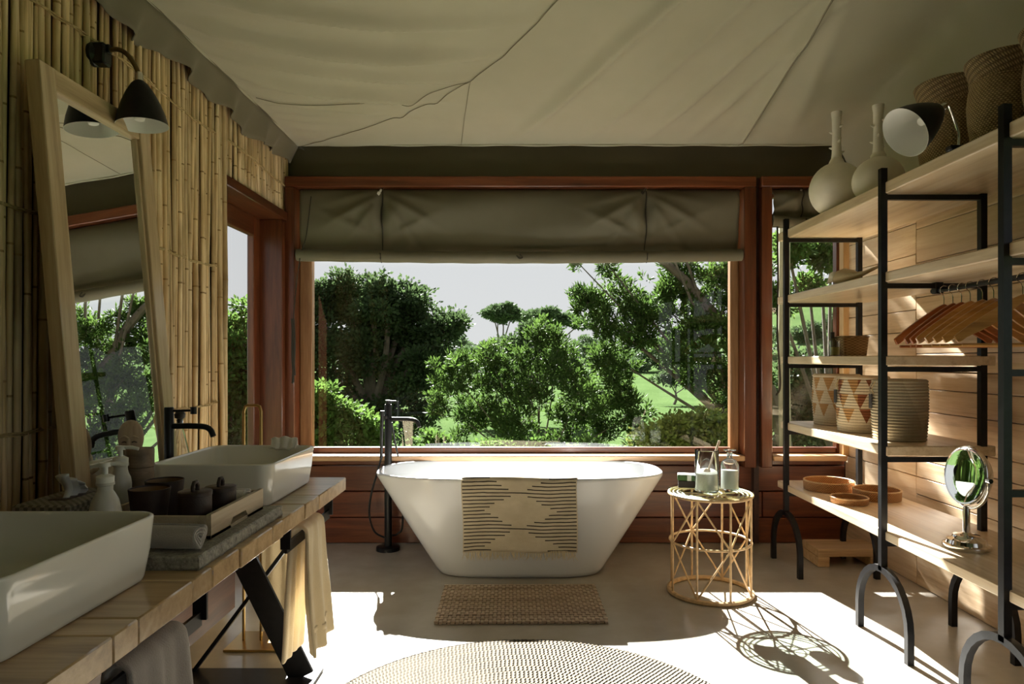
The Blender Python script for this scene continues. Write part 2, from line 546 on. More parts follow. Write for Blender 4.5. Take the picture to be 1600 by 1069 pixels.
# coil basket with zigzag triangles woven in
def m_coil(name, base, pat, pat2=None, tiers=3, reps=9, z0=0.05, z1=0.27, phase=0.0):
    t = NT(name)
    tc = t.n('TexCoord').outputs['Object']
    sp = t.n('SeparateXYZ', {0: tc})
    ang = t.math('ADD', t.math('DIVIDE', t.math('ARCTAN2', sp.outputs[1], sp.outputs[0]), 2 * PI), 1.0 + phase)
    zz = t.n('MapRange', {0: sp.outputs[2], 1: z0, 2: z1, 3: 0.0, 4: float(tiers)}, clamp=False).outputs[0]
    tier = t.math('FLOOR', zz)
    fz = t.math('FRACT', zz)
    u = t.math('FRACT', t.math('ADD', t.math('MULTIPLY', ang, float(reps)), t.math('MULTIPLY', tier, 0.33)))
    inside = t.math('LESS_THAN', t.math('MULTIPLY', t.math('ABSOLUTE', t.math('SUBTRACT', u, 0.45)), 2.6), fz)
    lim = t.math('MULTIPLY', t.math('GREATER_THAN', zz, 0.0), t.math('LESS_THAN', zz, float(tiers)))
    mask = t.math('MULTIPLY', inside, lim)
    stitch = t.noise(t.coords((60, 60, 8)), 3, 2)
    b2 = t.mix(stitch, base, tuple(x * 0.72 for x in base[:3]) + (1,))
    p = pat
    if pat2 is not None:
        sel = t.math('GREATER_THAN', t.math('FRACT', t.math('MULTIPLY', t.math('FLOOR', t.math('MULTIPLY', ang, float(reps))), 0.37)), 0.55)
        p = t.mix(sel, pat, pat2)
    c = t.mix(mask, b2, p)
    t.set(c, 0.8); t.bump(stitch, 0.4, 0.003)
    return t.m
M['coil_a'] = m_coil('cream_coil_pale_triangles', hx('d5c6ab'), hx('a77f4e'), None, 3, 10)
M['coil_b'] = m_coil('cream_coil_brown_triangles', hx('d5c6ab'), hx('a77f4e'), hx('7a4423'), 3, 9, phase=0.13)
M['coil_c'] = m_coil('plain_greige_coil', hx('b0a48c'), hx('b0a48c'), None, 1, 3)

# striped cotton mat: dark woven lines, leaving a chain of plain diamonds
t = NT('striped_cotton_mat')
uv = t.n('TexCoord').outputs['UV']
sp = t.n('SeparateXYZ', {0: uv})
wob = t.math('MULTIPLY', t.math('SUBTRACT', t.noise(uv, 6, 2), 0.5), 0.35)
rows = t.math('ADD', t.math('MULTIPLY', sp.outputs[1], 19.0), wob)
fr = t.math('FRACT', rows)
line = t.math('LESS_THAN', t.math('ABSOLUTE', t.math('SUBTRACT', fr, 0.5)), 0.15)
rowi = t.math('ADD', t.math('FLOOR', rows), 0.0)
# distance (in rows) to the nearest full row; full rows sit 10 apart
ph = t.math('FRACT', t.math('DIVIDE', t.math('ADD', rowi, 8.0), 10.0))
tri = t.math('SUBTRACT', 1.0, t.math('ABSOLUTE', t.math('SUBTRACT', t.math('MULTIPLY', ph, 2.0), 1.0)))
rag = t.math('MULTIPLY', t.math('SUBTRACT', t.n('TexWhiteNoise', {'Vector': t.n('CombineXYZ', {0: rowi, 1: t.math('GREATER_THAN', sp.outputs[0], 0.5)}).outputs[0]}, noise_dimensions='2D').outputs[0], 0.5), 0.10)
gap = t.math('ADD', t.math('MULTIPLY', tri, 0.66), t.math('MULTIPLY', rag, t.math('GREATER_THAN', tri, 0.05)))
au = t.math('ABSOLUTE', t.math('SUBTRACT', t.math('MULTIPLY', sp.outputs[0], 2.0), 1.0))
on = t.math('MULTIPLY', line, t.math('GREATER_THAN', au, gap))
on = t.math('MULTIPLY', on, t.math('LESS_THAN', au, 0.985))
wv = t.noise(t.n('Mapping', {'Vector': uv, 'Scale': (160, 110, 1)}).outputs[0], 1.0, 2)
big = t.noise(uv, 5, 4)
c = t.ramp(big, [(0.3, hx('b6a98f')), (0.7, hx('c9bda4'))])
c = t.mix(on, c, hx('2b2320'))
t.set(c, 0.95); t.bump(wv, 0.5, 0.003)
M['mat_stripe'] = t.m
M['fringe'] = m_plain('cream_fringe', hx('cdbf9f'), 0.95, mottled=0.1)

# round braided rug: ridges spiral outwards
t = NT('braided_jute')
tc = t.n('TexCoord').outputs['Object']
sp = t.n('SeparateXYZ', {0: tc})
rad = t.math('SQRT', t.math('ADD', t.math('MULTIPLY', sp.outputs[0], sp.outputs[0]), t.math('MULTIPLY', sp.outputs[1], sp.outputs[1])))
ang = t.math('ARCTAN2', sp.outputs[1], sp.outputs[0])
coil = t.math('FLOOR', t.math('MULTIPLY', rad, 40.0))
coil = t.math('FLOOR', t.math('MULTIPLY', rad, 38.0 / 0.782))
inc = t.math('FRACT', t.math('MULTIPLY', rad, 38.0 / 0.782))
k = t.math('ADD', t.math('MULTIPLY', ang, t.math('ROUND', t.math('MULTIPLY', t.math('ADD', coil, 0.5), 7.6))), t.math('MULTIPLY', inc, 4.2))
k = t.math('ADD', k, t.math('MULTIPLY', t.noise(tc, 6, 3), 3.0))
h = t.math('ADD', 0.5, t.math('MULTIPLY', t.math('SINE', k), 0.5))
n = t.noise(tc, 9, 5)
c = t.ramp(t.math('ADD', t.math('MULTIPLY', h, 0.65), t.math('MULTIPLY', n, 0.4)), [(0.18, hx('2e271c')), (0.45, hx('5f5441')), (0.8, hx('7c705b'))])
t.set(c, 0.9); t.bump(h, 0.8, 0.006)
M['jute'] = t.m

# outdoors
M['leaf_dark'] = m_leaf('dark_tree_leaf', hx('263420'), hx('4b5d38'), 0.38)
M['leaf_bright'] = m_leaf('bright_tree_leaf', hx('2f471f'), hx('597235'), 0.42)
M['leaf_finger'] = m_leaf('fleshy_finger_leaf', hx('273b1a'), hx('4c632b'), 0.42, 0.6)
M['leaf_yellow'] = m_leaf('yellow_green_leaf', hx('4f5f28'), hx('858e48'), 0.35)
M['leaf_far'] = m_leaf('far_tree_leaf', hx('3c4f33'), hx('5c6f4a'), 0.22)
M['bark'] = m_plain('grey_brown_bark', hx('5b5145'), 0.9, mottled=0.35, scale=6, bump=0.6)
t = NT('meadow_grass')
v = t.coords()
f = t.noise(v, 0.25, 6, 0.65)
g = t.noise(v, 6.0, 5, 0.7)
c = t.ramp(t.math('ADD', t.math('MULTIPLY', f, .6), t.math('MULTIPLY', g, .4)), [(0.3, hx('37482a')), (0.5, hx('415231')), (0.7, hx('4c5d3a'))])
t.set(c, 1.0, Specular_IOR_Level=0.0); t.bump(g, 0.8, 0.1)
M['meadow'] = t.m
# ------------------------------------------------------------------ the setting
LX, RX, BY, FY = -1.535, 2.17, 4.55, -2.5      # wall faces: left, right, back, front (behind the camera)

def struct(o, label):
    return tag(o, label, kind='structure')

b = MB(); b.box((0.35, 1.05, -0.06), (4.1, 7.3, 0.12))
struct(b.build('floor', M['concrete']), 'polished beige concrete floor of the bathroom')

# left wall: dark straw backing with the canes tied in front of it
b = MB()
b.prism([(FY, 0), (3.54, 0), (3.54, 2.17), (4.43, 2.17), (4.43, 0), (4.62, 0), (4.62, 2.74), (FY, 2.74)], 'X', -1.64, -1.585)
wall_left = struct(b.build('wall_left', M['straw']), 'left wall clad in upright bamboo canes tied with twine')

def cane_mesh(h, seed):
    rr = random.Random(seed)
    r0 = rr.uniform(0.0085, 0.0130)
    ph, am = rr.uniform(0, 6), rr.uniform(0.002, 0.009)
    z = 0.0; pts = []; rs = []
    nodes = []
    zz = rr.uniform(0.05, 0.3)
    while zz < h - 0.03:
        nodes.append(zz); zz += rr.uniform(0.26, 0.62)
    lv = [0.0] + nodes + [h]
    for a, q in zip(lv, lv[1:]):
        for kz, kr in ((0.0035, 1.0), (q - a - 0.0035, 1.0), (q - a, 1.07)):
            zc = a + kz
            tp = 1 - 0.16 * zc / h
            pts.append((am * math.sin(ph + 1.7 * zc) + 0.0015 * math.sin(9 * zc + ph), am * math.cos(ph * 2 + 1.4 * zc), zc))
            rs.append(r0 * kr * tp)
    m = MB(); m.tube(pts, rs, 7)
    me = m.mesh('cane', recalc=False)
    me.materials.append(M['bamboo']); me.materials.append(M['bamboo_node'])
    for i, p in enumerate(me.polygons):
        if (i // 7) % 3 and i // 7 < len(pts) - 3: p.material_index = 1
    return me

cane_full = [cane_mesh(2.62, 100 + i) for i in range(16)]
cane_short = [cane_mesh(0.46, 200 + i) for i in range(8)]
rr = random.Random(5)
def plant_canes(y0, y1, z0, meshes, x=-1.553):
    y = y0
    while y < y1:
        c = link('cane', rr.choice(meshes), None, wall_left)
        c.location = (x + rr.uniform(-0.005, 0.006), y, z0)
        c.rotation_euler = (rr.uniform(-0.004, 0.004), rr.uniform(-0.003, 0.003), rr.uniform(0, 6.28))
        s = rr.uniform(0.8, 1.18)
        c.scale = (s, s, 1)
        y += rr.uniform(0.0145, 0.0215)
plant_canes(1.25, 3.515, 0.0, cane_full)
plant_canes(3.55, 4.43, 2.19, cane_short)
plant_canes(4.46, 4.535, 0.0, cane_full)
for k in range(5):     # the thicker bundle that closes the cladding beside the door
    c = link('cane', cane_full[k], None, wall_left)
    c.location = (-1.535 + 0.012 * (k % 2), 3.455 + 0.019 * k, 0); c.scale = (1.25, 1.25, 1); c.rotation_euler = (0, 0, k)
for z in (0.35, 1.015, 1.705, 2.375):
    for (ya, yb) in (((1.2, 3.53), (4.45, 4.54)) if z < 2 else ((1.2, 4.54),)):
        n = max(4, int((yb - ya) / 0.02))
        for dz in (-0.006, 0.005):
            m = MB()
            m.tube([(-1.534 + 0.003 * math.sin(i * 0.9 + dz * 900), ya + (yb - ya) * i / n, z + dz * .6 + 0.002 * math.sin(i * 0.8) + 0.012 * math.sin(i * .11)) for i in range(n + 1)], 0.0032, 5)
            m.build('twine', M['twine'], wall_left, recalc=False)

# back wall: dark red boards below the windows
b = MB(); b.box((0.3, 4.63, 0.28), (4.0, 0.05, 0.56))
wall_back = struct(b.build('wall_back', M['dark_wood']), 'back wall of dark red boards under the windows')
rows = [(0.0, 0.172), (0.172, 0.347), (0.347, 0.520), (0.520, 0.575)]
for i, (z0, z1) in enumerate(rows):
    cuts = [-1.56, [0.42, 1.62, -0.35, 1.55][i], 2.17]
    for a, q in zip(cuts, cuts[1:]):
        m = MB(); m.box(((a + q) / 2, 4.578, (z0 + z1) / 2), (q - a - 0.004, 0.05, z1 - z0 - 0.006), 0.004)
        m.build('plank', M['red_wood'], wall_back)

# canvas fold above the window heads, set back behind the ceiling edge
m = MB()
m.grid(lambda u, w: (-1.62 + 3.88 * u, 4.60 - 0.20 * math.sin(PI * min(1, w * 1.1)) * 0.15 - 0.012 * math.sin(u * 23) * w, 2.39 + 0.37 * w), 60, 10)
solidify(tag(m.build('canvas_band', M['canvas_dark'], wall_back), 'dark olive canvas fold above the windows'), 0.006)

# right wall: pale pine boards over a backing
b = MB(); b.prism([(-2.6, 0), (4.7, 0), (4.7, 2.21), (1.95, 2.21), (1.95, 0.5), (-1.9, 0.5), (-1.9, 2.21), (-2.6, 2.21)], 'X', 2.21, 2.26)
wall_right = struct(b.build('wall_right', M['dark_wood']), 'right wall of pale horizontal pine boards')
rr = random.Random(9)
for (ya, yb, zt) in ((3.73, 4.545, 2.2), (1.95, 3.73, 2.2), (-1.9, 1.95, 0.48), (-2.45, -1.9, 2.2)):
    z = 0.0
    while z < zt:
        h = rr.choice((0.095, 0.12, 0.155, 0.17, 0.185))
        if z + h > zt - 0.07: h = zt + 0.01 - z
        m = MB(); m.box((2.185 + rr.uniform(-0.0015, 0.0015), (ya + yb) / 2, z + h / 2), (0.035, yb - ya - 0.003, h - 0.0035), 0.0028)
        m.build('plank', M['pine'], wall_right)
        z += h
m = MB(); m.box((2.15, 4.52, 1.4), (0.04, 0.06, 1.62), 0.003)
tag(m.build('corner_board', m_wood('pale_corner_board', hx('d9b98c'), hx('c29c6a'), hx('a07a4c'), 'Z', .5, 0), wall_right), 'pale upright corner board')

# wall behind the viewer: canvas with a wide open doorway
b = MB()
b.box((0.33, FY - 0.025, 1.5), (3.9, 0.05, 3.0))
struct(b.build('wall_front', M['canvas']), 'canvas wall behind the viewer')

# ceiling: tent canvas, two slopes meeting at a hip, with folds
def ceil_z(x, y):
    zb = 2.63 + 0.21 * (4.45 - max(y, 2.0 - y)) if y < 1.0 else 2.63 + 0.21 * (4.45 - y)
    u = x + 1.45
    zl = 2.63 + 0.0131 * u + 0.0959 * u * u
    d = zl - zb
    z = min(zl, zb) - 0.012 * math.exp(-abs(d) / 0.05)
    if x > 1.90:
        s = (x - 1.90) / 0.30
        z -= (z - 2.2) * s ** 5
    return z
def ceil_fold(x, y):
    u = x + 1.45
    zb = 2.63 + 0.21 * (4.45 - y); zl = 2.63 + 0.0131 * u + 0.0959 * u * u
    left = 1 / (1 + math.exp((zl - zb) / 0.02))
    a = min(1, u / 0.15)
    # swags that fan out from the left eave
    c = y - 0.55 * math.sin(min(u, 1.6)) - 0.105 * u * u
    f = 0.0
    for ck, A, w_, uc in ((3.62, .030, .05, .45), (3.36, .055, .06, .55), (3.10, .040, .05, .60), (2.82, .065, .07, .65), (2.50, .050, .06, .70), (2.20, .060, .07, .7), (1.7, .05, .07, .7), (1.2, .05, .07, .7)):
        d = (c - ck) / w_
        f -= A * math.exp(-d * d) * (1 - 0.9 * math.tanh(d)) * math.exp(-((u - uc) / 0.62) ** 2)
    f += 0.011 * math.sin(c * 44 + 2 * math.sin(y * 5)) * math.exp(-u / 0.16)
    # pull lines on the back slope
    g = 0.0
    for x0, sl, A, w_ in ((-0.05, 0.75, .040, .055), (0.42, 0.62, .030, .06), (0.80, 0.50, .034, .05), (1.08, 0.40, .022, .045), (1.75, -0.2, .02, .06)):
        d = (x - x0 - sl * (4.45 - y) * 0.8) / w_
        g -= A * math.exp(-d * d) * (1 - 0.8 * math.tanh(d)) * min(1, (4.5 - y) / 0.5)
    d = (x - 1.40) / 0.045
    g -= 0.045 * math.exp(-d * d) * (1 + 0.9 * math.tanh(d))
    n = 0.010 * mnoise.noise(Vector((x * 1.4, y * 1.4, 3.1))) + 0.003 * mnoise.noise(Vector((x * 5, y * 5, 1.2)))
    e = min(1, max(0, (4.45 - y) / 0.12)) if y > 4.2 else 1
    return (left * a * f + (1 - left) * g + n) * e
m = MB()
CY = -2.5
m.grid(lambda u, w: (-1.45 + 3.66 * u, CY + (4.45 - CY) * w, ceil_z(-1.45 + 3.66 * u, CY + (4.45 - CY) * w) + ceil_fold(-1.45 + 3.66 * u, CY + (4.45 - CY) * w)), 230, 320)
ceiling = struct(m.build('ceiling', M['canvas']), 'sagging olive tent canvas ceiling with seams and folds')
def seam(pts, r=0.0022):
    q = spline([(x, y, ceil_z(x, y) + ceil_fold(x, y) - 0.002) for x, y in pts], 30)
    q = [Vector((p.x, p.y, ceil_z(p.x, p.y) + ceil_fold(p.x, p.y) - 0.007)) for p in q]
    m = MB(); m.tube(q, r, 5); m.build('seam', M['canvas_dark'], ceiling, recalc=False)
seam([(-1.44, 4.44), (-0.9, 4.16), (-0.27, 3.74), (0.17, 3.15), (0.5, 2.5), (0.8, 1.8)])
seam([(-1.40, 3.62), (-1.0, 3.80), (-0.65, 3.83), (-0.27, 3.74)], 0.0018)
seam([(-0.27, 3.74), (-0.33, 4.1), (-0.38, 4.44)], 0.0015)
seam([(1.42, 4.44), (1.42, 3.9), (1.42, 3.2), (1.42, 2.4), (1.42, 1.4)], 0.0018)
# lip and pocket over the windows
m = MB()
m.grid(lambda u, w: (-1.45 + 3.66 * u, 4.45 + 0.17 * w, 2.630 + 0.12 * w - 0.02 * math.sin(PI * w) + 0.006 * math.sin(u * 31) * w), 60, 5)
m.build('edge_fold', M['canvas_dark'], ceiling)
m = MB(); m.tube([(-1.45 + 3.6 * i / 60, 4.45, 2.627 + 0.003 * math.sin(i * .9)) for i in range(61)], 0.008, 6)
m.build('edge_hem', M['canvas'], ceiling, recalc=False)
# outer tent roof that shuts out light
m = MB(); m.prism([(-2.6, 3.0), (1.0, 3.6), (4.9, 2.8), (4.9, 2.84), (1.0, 3.66), (-2.6, 3.06)], 'X', -1.75, 2.4)
struct(m.build('roof', M['canvas_dark']), 'outer canvas roof over the room')

m = MB(); m.box((2.235, 4.46, 2.48), (0.05, 0.42, 0.56))
struct(m.build('trim_5', M['canvas_dark']), 'canvas strip closing the top of the right corner')
# valance along the top of the left wall
def val(u, w):
    y = FY + (4.47 - FY) * u
    zb = 2.505 + 0.018 * math.sin(y * 4.4 + 0.5) + 0.010 * math.sin(y * 11)
    z = 2.635 + (zb - 2.635) * w
    x = -1.445 - 0.045 * w + (0.024 * math.sin(y * 13) + 0.020 * math.sin(y * 29 + 1)) * w - 0.02 * w
    return (x, y, z)
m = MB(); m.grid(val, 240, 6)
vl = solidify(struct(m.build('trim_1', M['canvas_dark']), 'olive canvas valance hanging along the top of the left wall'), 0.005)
m = MB(); m.tube([(-1.445, FY + 6.95 * i / 120, 2.634 + 0.004 * math.sin(i * .7)) for i in range(121)], 0.009, 6)
m.build('hem', M['canvas'], vl, recalc=False)
m = MB(); m.prism([(-1.66, 2.70), (-1.44, 2.625), (-1.44, 2.635), (-1.66, 2.74)], 'Y', FY, 4.62)
struct(m.build('trim_2', M['canvas_dark']), 'canvas strip closing the gap above the left wall')

# ---- windows
def frame_bar(name, c, s, mat, parent, ch=0.005):
    m = MB(); m.box(c, s, ch); return m.build(name, mat, parent)

w1 = struct(empty('window_1', (0, 4.55, 0)), 'wide picture window in a red timber frame behind the bathtub')
def w1b(name, x0, x1, y0, y1, z0, z1, mat='red_wood_z'):
    return frame_bar(name, ((x0 + x1) / 2, (y0 + y1) / 2 - 4.55, (z0 + z1) / 2), (x1 - x0, y1 - y0, z1 - z0), M[mat], w1)
w1b('head', -1.535, 1.545, 4.45, 4.62, 2.355, 2.425, 'red_wood')
w1b('jamb', -1.535, -1.470, 4.45, 4.62, 0.6, 2.355)
w1b('jamb', 1.465, 1.545, 4.45, 4.62, 0.52, 2.355)
w1b('sash_stile', -1.470, -1.388, 4.56, 4.62, 0.6, 2.355, 'sash_wood')
w1b('sash_stile', 1.408, 1.465, 4.56, 4.62, 0.6, 2.355, 'sash_wood')
w1b('sash_rail', -1.388, 1.408, 4.565, 4.615, 0.6, 0.638, 'red_wood')
w1b('sash_rail', -1.388, 1.408, 4.565, 4.615, 2.31, 2.355, 'red_wood')
tag(w1b('sill', -1.50, 1.465, 4.43, 4.66, 0.566, 0.6, 'sill_wood'), 'pale window sill')
g = w1b('pane', -1.392, 1.412, 4.586, 4.593, 0.632, 2.316, 'clear')
w2 = struct(empty('window_2', (1.87, 4.55, 0)), 'narrow tall window in a red timber frame behind the shelves')
def w2b(name, x0, x1, y0, y1, z0, z1, mat='red_wood_z'):
    return frame_bar(name, ((x0 + x1) / 2 - 1.87, (y0 + y1) / 2 - 4.55, (z0 + z1) / 2), (x1 - x0, y1 - y0, z1 - z0), M[mat], w2)
w2b('head', 1.578, 2.17, 4.45, 4.62, 2.355, 2.425, 'red_wood')
w2b('jamb', 1.578, 1.650, 4.45, 4.62, 0.52, 2.355)
w2b('sash_stile', 1.650, 1.680, 4.56, 4.62, 0.6, 2.355)
w2b('sash_stile', 2.118, 2.15, 4.56, 4.62, 0.6, 2.355)
w2b('sash_rail', 1.680, 2.118, 4.565, 4.615, 0.6, 0.638, 'red_wood')
w2b('sash_rail', 1.680, 2.118, 4.565, 4.615, 2.31, 2.355, 'red_wood')
tag(w2b('sill', 1.650, 2.13, 4.43, 4.66, 0.566, 0.6, 'sill_wood'), 'pale window sill')
w2b('pane', 1.676, 2.122, 4.586, 4.593, 0.632, 2.316, 'clear')
m = MB(); m.box((1.5615, 4.56, 1.22), (0.033, 0.12, 2.41))
struct(m.build('trim_3', M['dark_wood']), 'dark strip between the two window frames')
m = MB(); m.box((-1.59, 4.56, 1.22), (0.11, 0.14, 2.41))
struct(m.build('trim_4', M['dark_wood']), 'dark post closing the left corner of the back wall')

w3 = struct(empty('window_fill', (2.2, 0.025, 0)), 'added wide side window in the pine wall, out of view, for fill light on the counter')  # unseen window, added to bring neutral fill light to the counter side
for (nm, y0, y1, z0, z1) in (('jamb', -1.925, -1.865, 0.5, 2.2), ('jamb', 1.865, 1.925, 0.5, 2.2), ('sill', -1.925, 1.925, 0.49, 0.53), ('head', -1.925, 1.925, 2.15, 2.21), ('mullion', -0.025, 0.025, 0.53, 2.15)):
    frame_bar(nm, (0, (y0 + y1) / 2, (z0 + z1) / 2), (0.09, y1 - y0, z1 - z0), M['red_wood_y'], w3)
frame_bar('pane', (0.01, 0, 1.34), (0.006, 3.75, 1.64), M['clear'], w3, 0.001)

# ---- glazed door in the left wall
d1 = struct(empty('door_1', (-1.62, 3.98, 0)), 'glazed door with a red timber frame in the bamboo wall')
def d1b(name, x0, x1, y0, y1, z0, z1, mat='red_wood_z'):
    return frame_bar(name, ((x0 + x1) / 2 + 1.62, (y0 + y1) / 2 - 3.98, (z0 + z1) / 2), (x1 - x0, y1 - y0, z1 - z0), M[mat], d1)
d1b('jamb', -1.74, -1.525, 4.385, 4.44, 0, 2.13)
d1b('jamb', -1.74, -1.525, 3.53, 3.565, 0, 2.13)
d1b('head', -1.74, -1.510, 3.52, 4.445, 2.13, 2.185, 'red_wood_y')
d1b('stile', -1.715, -1.67, 4.29, 4.385, 0.01, 2.13)
d1b('stile', -1.715, -1.67, 3.565, 3.66, 0.01, 2.13)
d1b('rail', -1.715, -1.67, 3.66, 4.29, 2.01, 2.13, 'red_wood_y')
d1b('rail', -1.715, -1.67, 3.66, 4.29, 0.01, 0.16, 'red_wood_y')
d1b('pane', -1.696, -1.690, 3.655, 4.295, 0.155, 2.015, 'clear')

# ------------------------------------------------------------------ outdoors
def at(px, py, Y):
    """point at distance Y seen under the given direction"""
    return Vector(((px - 812) * Y / 1066, Y, 1.235 - (py - 560) * Y / 1066))

GZ = -1.35
def ground_z(x, y):
    z = GZ + 0.25 * mnoise.noise(Vector((x * 0.05, y * 0.05, 0)))
    z += 22.0 * math.exp(-(((x - 95) / 55) ** 2 + ((y - 170) / 60) ** 2))
    z += 4.0 * math.exp(-(((x + 130) / 90) ** 2 + ((y - 260) / 70) ** 2))
    return z
m = MB()
def gfn(u, w):
    y = 4.9 + 480 * w ** 2.2 - 40 * (1 - w) ** 8
    half = 60 + 260 * w
    x = (u - 0.5) * 2 * half
    return (x, y, ground_z(x, y) if y > 4.9 else GZ)
m.grid(gfn, 110, 110)
struct(m.build('ground', M['meadow']), 'sunlit green meadow rising to a hill outside')

def leaf_mesh(P, D, L, W):
    """numpy arrays of leaf bases, directions, lengths and half widths to one mesh of folded leaves"""
    n = len(P)
    D = D / np.maximum(np.linalg.norm(D, axis=1, keepdims=True), 1e-6)
    A = RNG.normal(size=(n, 3))
    Sd = np.cross(D, A); Sd /= np.maximum(np.linalg.norm(Sd, axis=1, keepdims=True), 1e-6)
    N = np.cross(D, Sd)
    L = L[:, None]; W = W[:, None]
    v = np.empty((n, 4, 3), dtype=np.float32)
    v[:, 0] = P
    v[:, 1] = P + D * L * 0.55 + Sd * W + N * L * 0.08
    v[:, 2] = P + D * L
    v[:, 3] = P + D * L * 0.55 - Sd * W + N * L * 0.08
    me = bpy.data.meshes.new('foliage')
    me.vertices.add(n * 4); me.vertices.foreach_set('co', v.ravel())
    me.loops.add(n * 4); me.loops.foreach_set('vertex_index', np.arange(n * 4, dtype=np.int32))
    me.polygons.add(n)
    me.polygons.foreach_set('loop_start', np.arange(0, n * 4, 4, dtype=np.int32))
    me.polygons.foreach_set('loop_total', np.full(n, 4, dtype=np.int32))
    me.update(calc_edges=True)
    return me

def lobe_points(lobes, n, shell=0.45):
    """n points spread over ellipsoid lobes (centre, rx, ry, rz), denser towards the surface"""
    w = np.array([l[1] * l[2] * l[3] for l in lobes]) ** (2 / 3); w /= w.sum()
    pick = RNG.choice(len(lobes), n, p=w)
    d = RNG.normal(size=(n, 3)); d /= np.linalg.norm(d, axis=1, keepdims=True)
    r = shell + (1 - shell) * RNG.random(n) ** 0.5
    r *= 1 + 0.16 * np.sin(d[:, 0] * 5 + pick) * np.cos(d[:, 2] * 6 + 2 * pick)
    c = np.array([tuple(l[0]) for l in lobes])[pick]
    s = np.array([(l[1], l[2], l[3]) for l in lobes])[pick]
    return c + d * s * r[:, None], d, pick

def plant(name, lobes, base, mat, nclus, per, L, W, label, cat='tree', group=None, trunk_r=0.12, style='leaf', crad=0.16, shell=0.45, extra=None):
    base = Vector(base)
    root = empty(name, base, label, cat, group)
    big = lobes
    lobes = []
    r5 = random.Random(len(label) * 7)
    for (c, a, b_, d_) in big:
        lobes.append((c, a * 0.62, b_ * 0.62, d_ * 0.62))
        for k in range(10):
            v = Vector((r5.gauss(0, 1), r5.gauss(0, 1), r5.gauss(0.25, 1))).normalized()
            s = r5.uniform(0.22, 0.40)
            lobes.append((c + Vector((v.x * a, v.y * b_, v.z * d_)) * r5.uniform(0.66, 1.08), a * s * 1.25, b_ * s * 1.25, d_ * s * 0.7))
    P, d, pick = lobe_points(lobes, nclus, shell)
    n = nclus * per
    C = np.repeat(P, per, axis=0); dd = np.repeat(d, per, axis=0)
    o = RNG.normal(size=(n, 3)); o /= np.linalg.norm(o, axis=1, keepdims=True)
    if style == 'finger':      # fleshy fingers radiating from each twig end
        axis = dd * 0.6 + np.array([0, 0, 0.55]); D = o * 0.85 + axis
        t_ = RNG.random(n)[:, None]
        pos = C + axis * (t_ - 0.5) * crad * 2.0 + o * 0.012
    else:
        D = o + dd * 0.5 + np.array([0, 0, 0.15])
        pos = C + o * crad * RNG.random(n)[:, None] * np.array([1.25, 1.25, 0.7])
    LL = L * RNG.uniform(0.65, 1.3, n); WW = W * RNG.uniform(0.75, 1.25, n)
    me = leaf_mesh(pos - np.array(tuple(base)), D, LL, WW)
    f = link('foliage', me, mat, root); tag(f, kind='stuff')
    # trunk, limbs to every lobe, twigs to a share of the clusters
    cen = sum((Vector(l[0]) for l in big), Vector()) / len(big)
    m = MB()
    fork = base.lerp(Vector((cen.x, cen.y, cen.z)), 0.42)
    rr = random.Random(len(label))
    m.tube([p - base for p in spline([base, base.lerp(fork, 0.5) + Vector((rr.uniform(-.1, .1), 0, 0)), fork], 5)], [trunk_r * (1.15 - 0.035 * i) for i in range(11)], 8)
    tr = m.build('trunk', M['bark'], root, recalc=False)
    m = MB()
    for l in big:
        c = Vector(l[0]); mid = fork.lerp(c, 0.5) + Vector((rr.uniform(-.2, .2), rr.uniform(-.2, .2), rr.uniform(-.05, .2))) * l[1]
        sp = spline([fork, mid, c], 5)
        m.tube([p - base for p in sp], [trunk_r * ((0.40 if style == 'finger' else 0.55) - 0.032 * i) for i in range(len(sp))], 6)
    nt = min(nclus, 420 if style == 'finger' else 160)
    for i in range(nt):
        c = Vector(lobes[pick[i]][0]); e = Vector(P[i])
        a = c.lerp(e, 0.15)
        mid = a.lerp(e, 0.55) + Vector((rr.uniform(-1, 1), rr.uniform(-1, 1), rr.uniform(-1, 0.4))) * 0.12 * lobes[pick[i]][1]
        m.tube([p - base for p in (a, mid, e)], [trunk_r * 0.10, trunk_r * 0.07, trunk_r * 0.03], 4, cap=False)
    for pts, rs in (extra or []):
        sp = spline(pts, 6)
        k = len(sp)
        m.tube([p - base for p in sp], [rs[0] + (rs[1] - rs[0]) * i / (k - 1) for i in range(k)], 8)
    tag(m.build('branches', M['bark'], root, recalc=False), kind='stuff')
    return root

def lob(Y, *tr, dy=1.0, flat=1.0):
    """lobes from (px, py, radius px) at distance Y"""
    out = []
    k = Y / 1066
    for i, (px, py, r) in enumerate(tr):
        c = at(px, py, Y); c.y += (((i * 7) % 5) - 2) * 0.28 * r * k * dy
        out.append((c, r * k, r * k, r * k * flat))
    return out

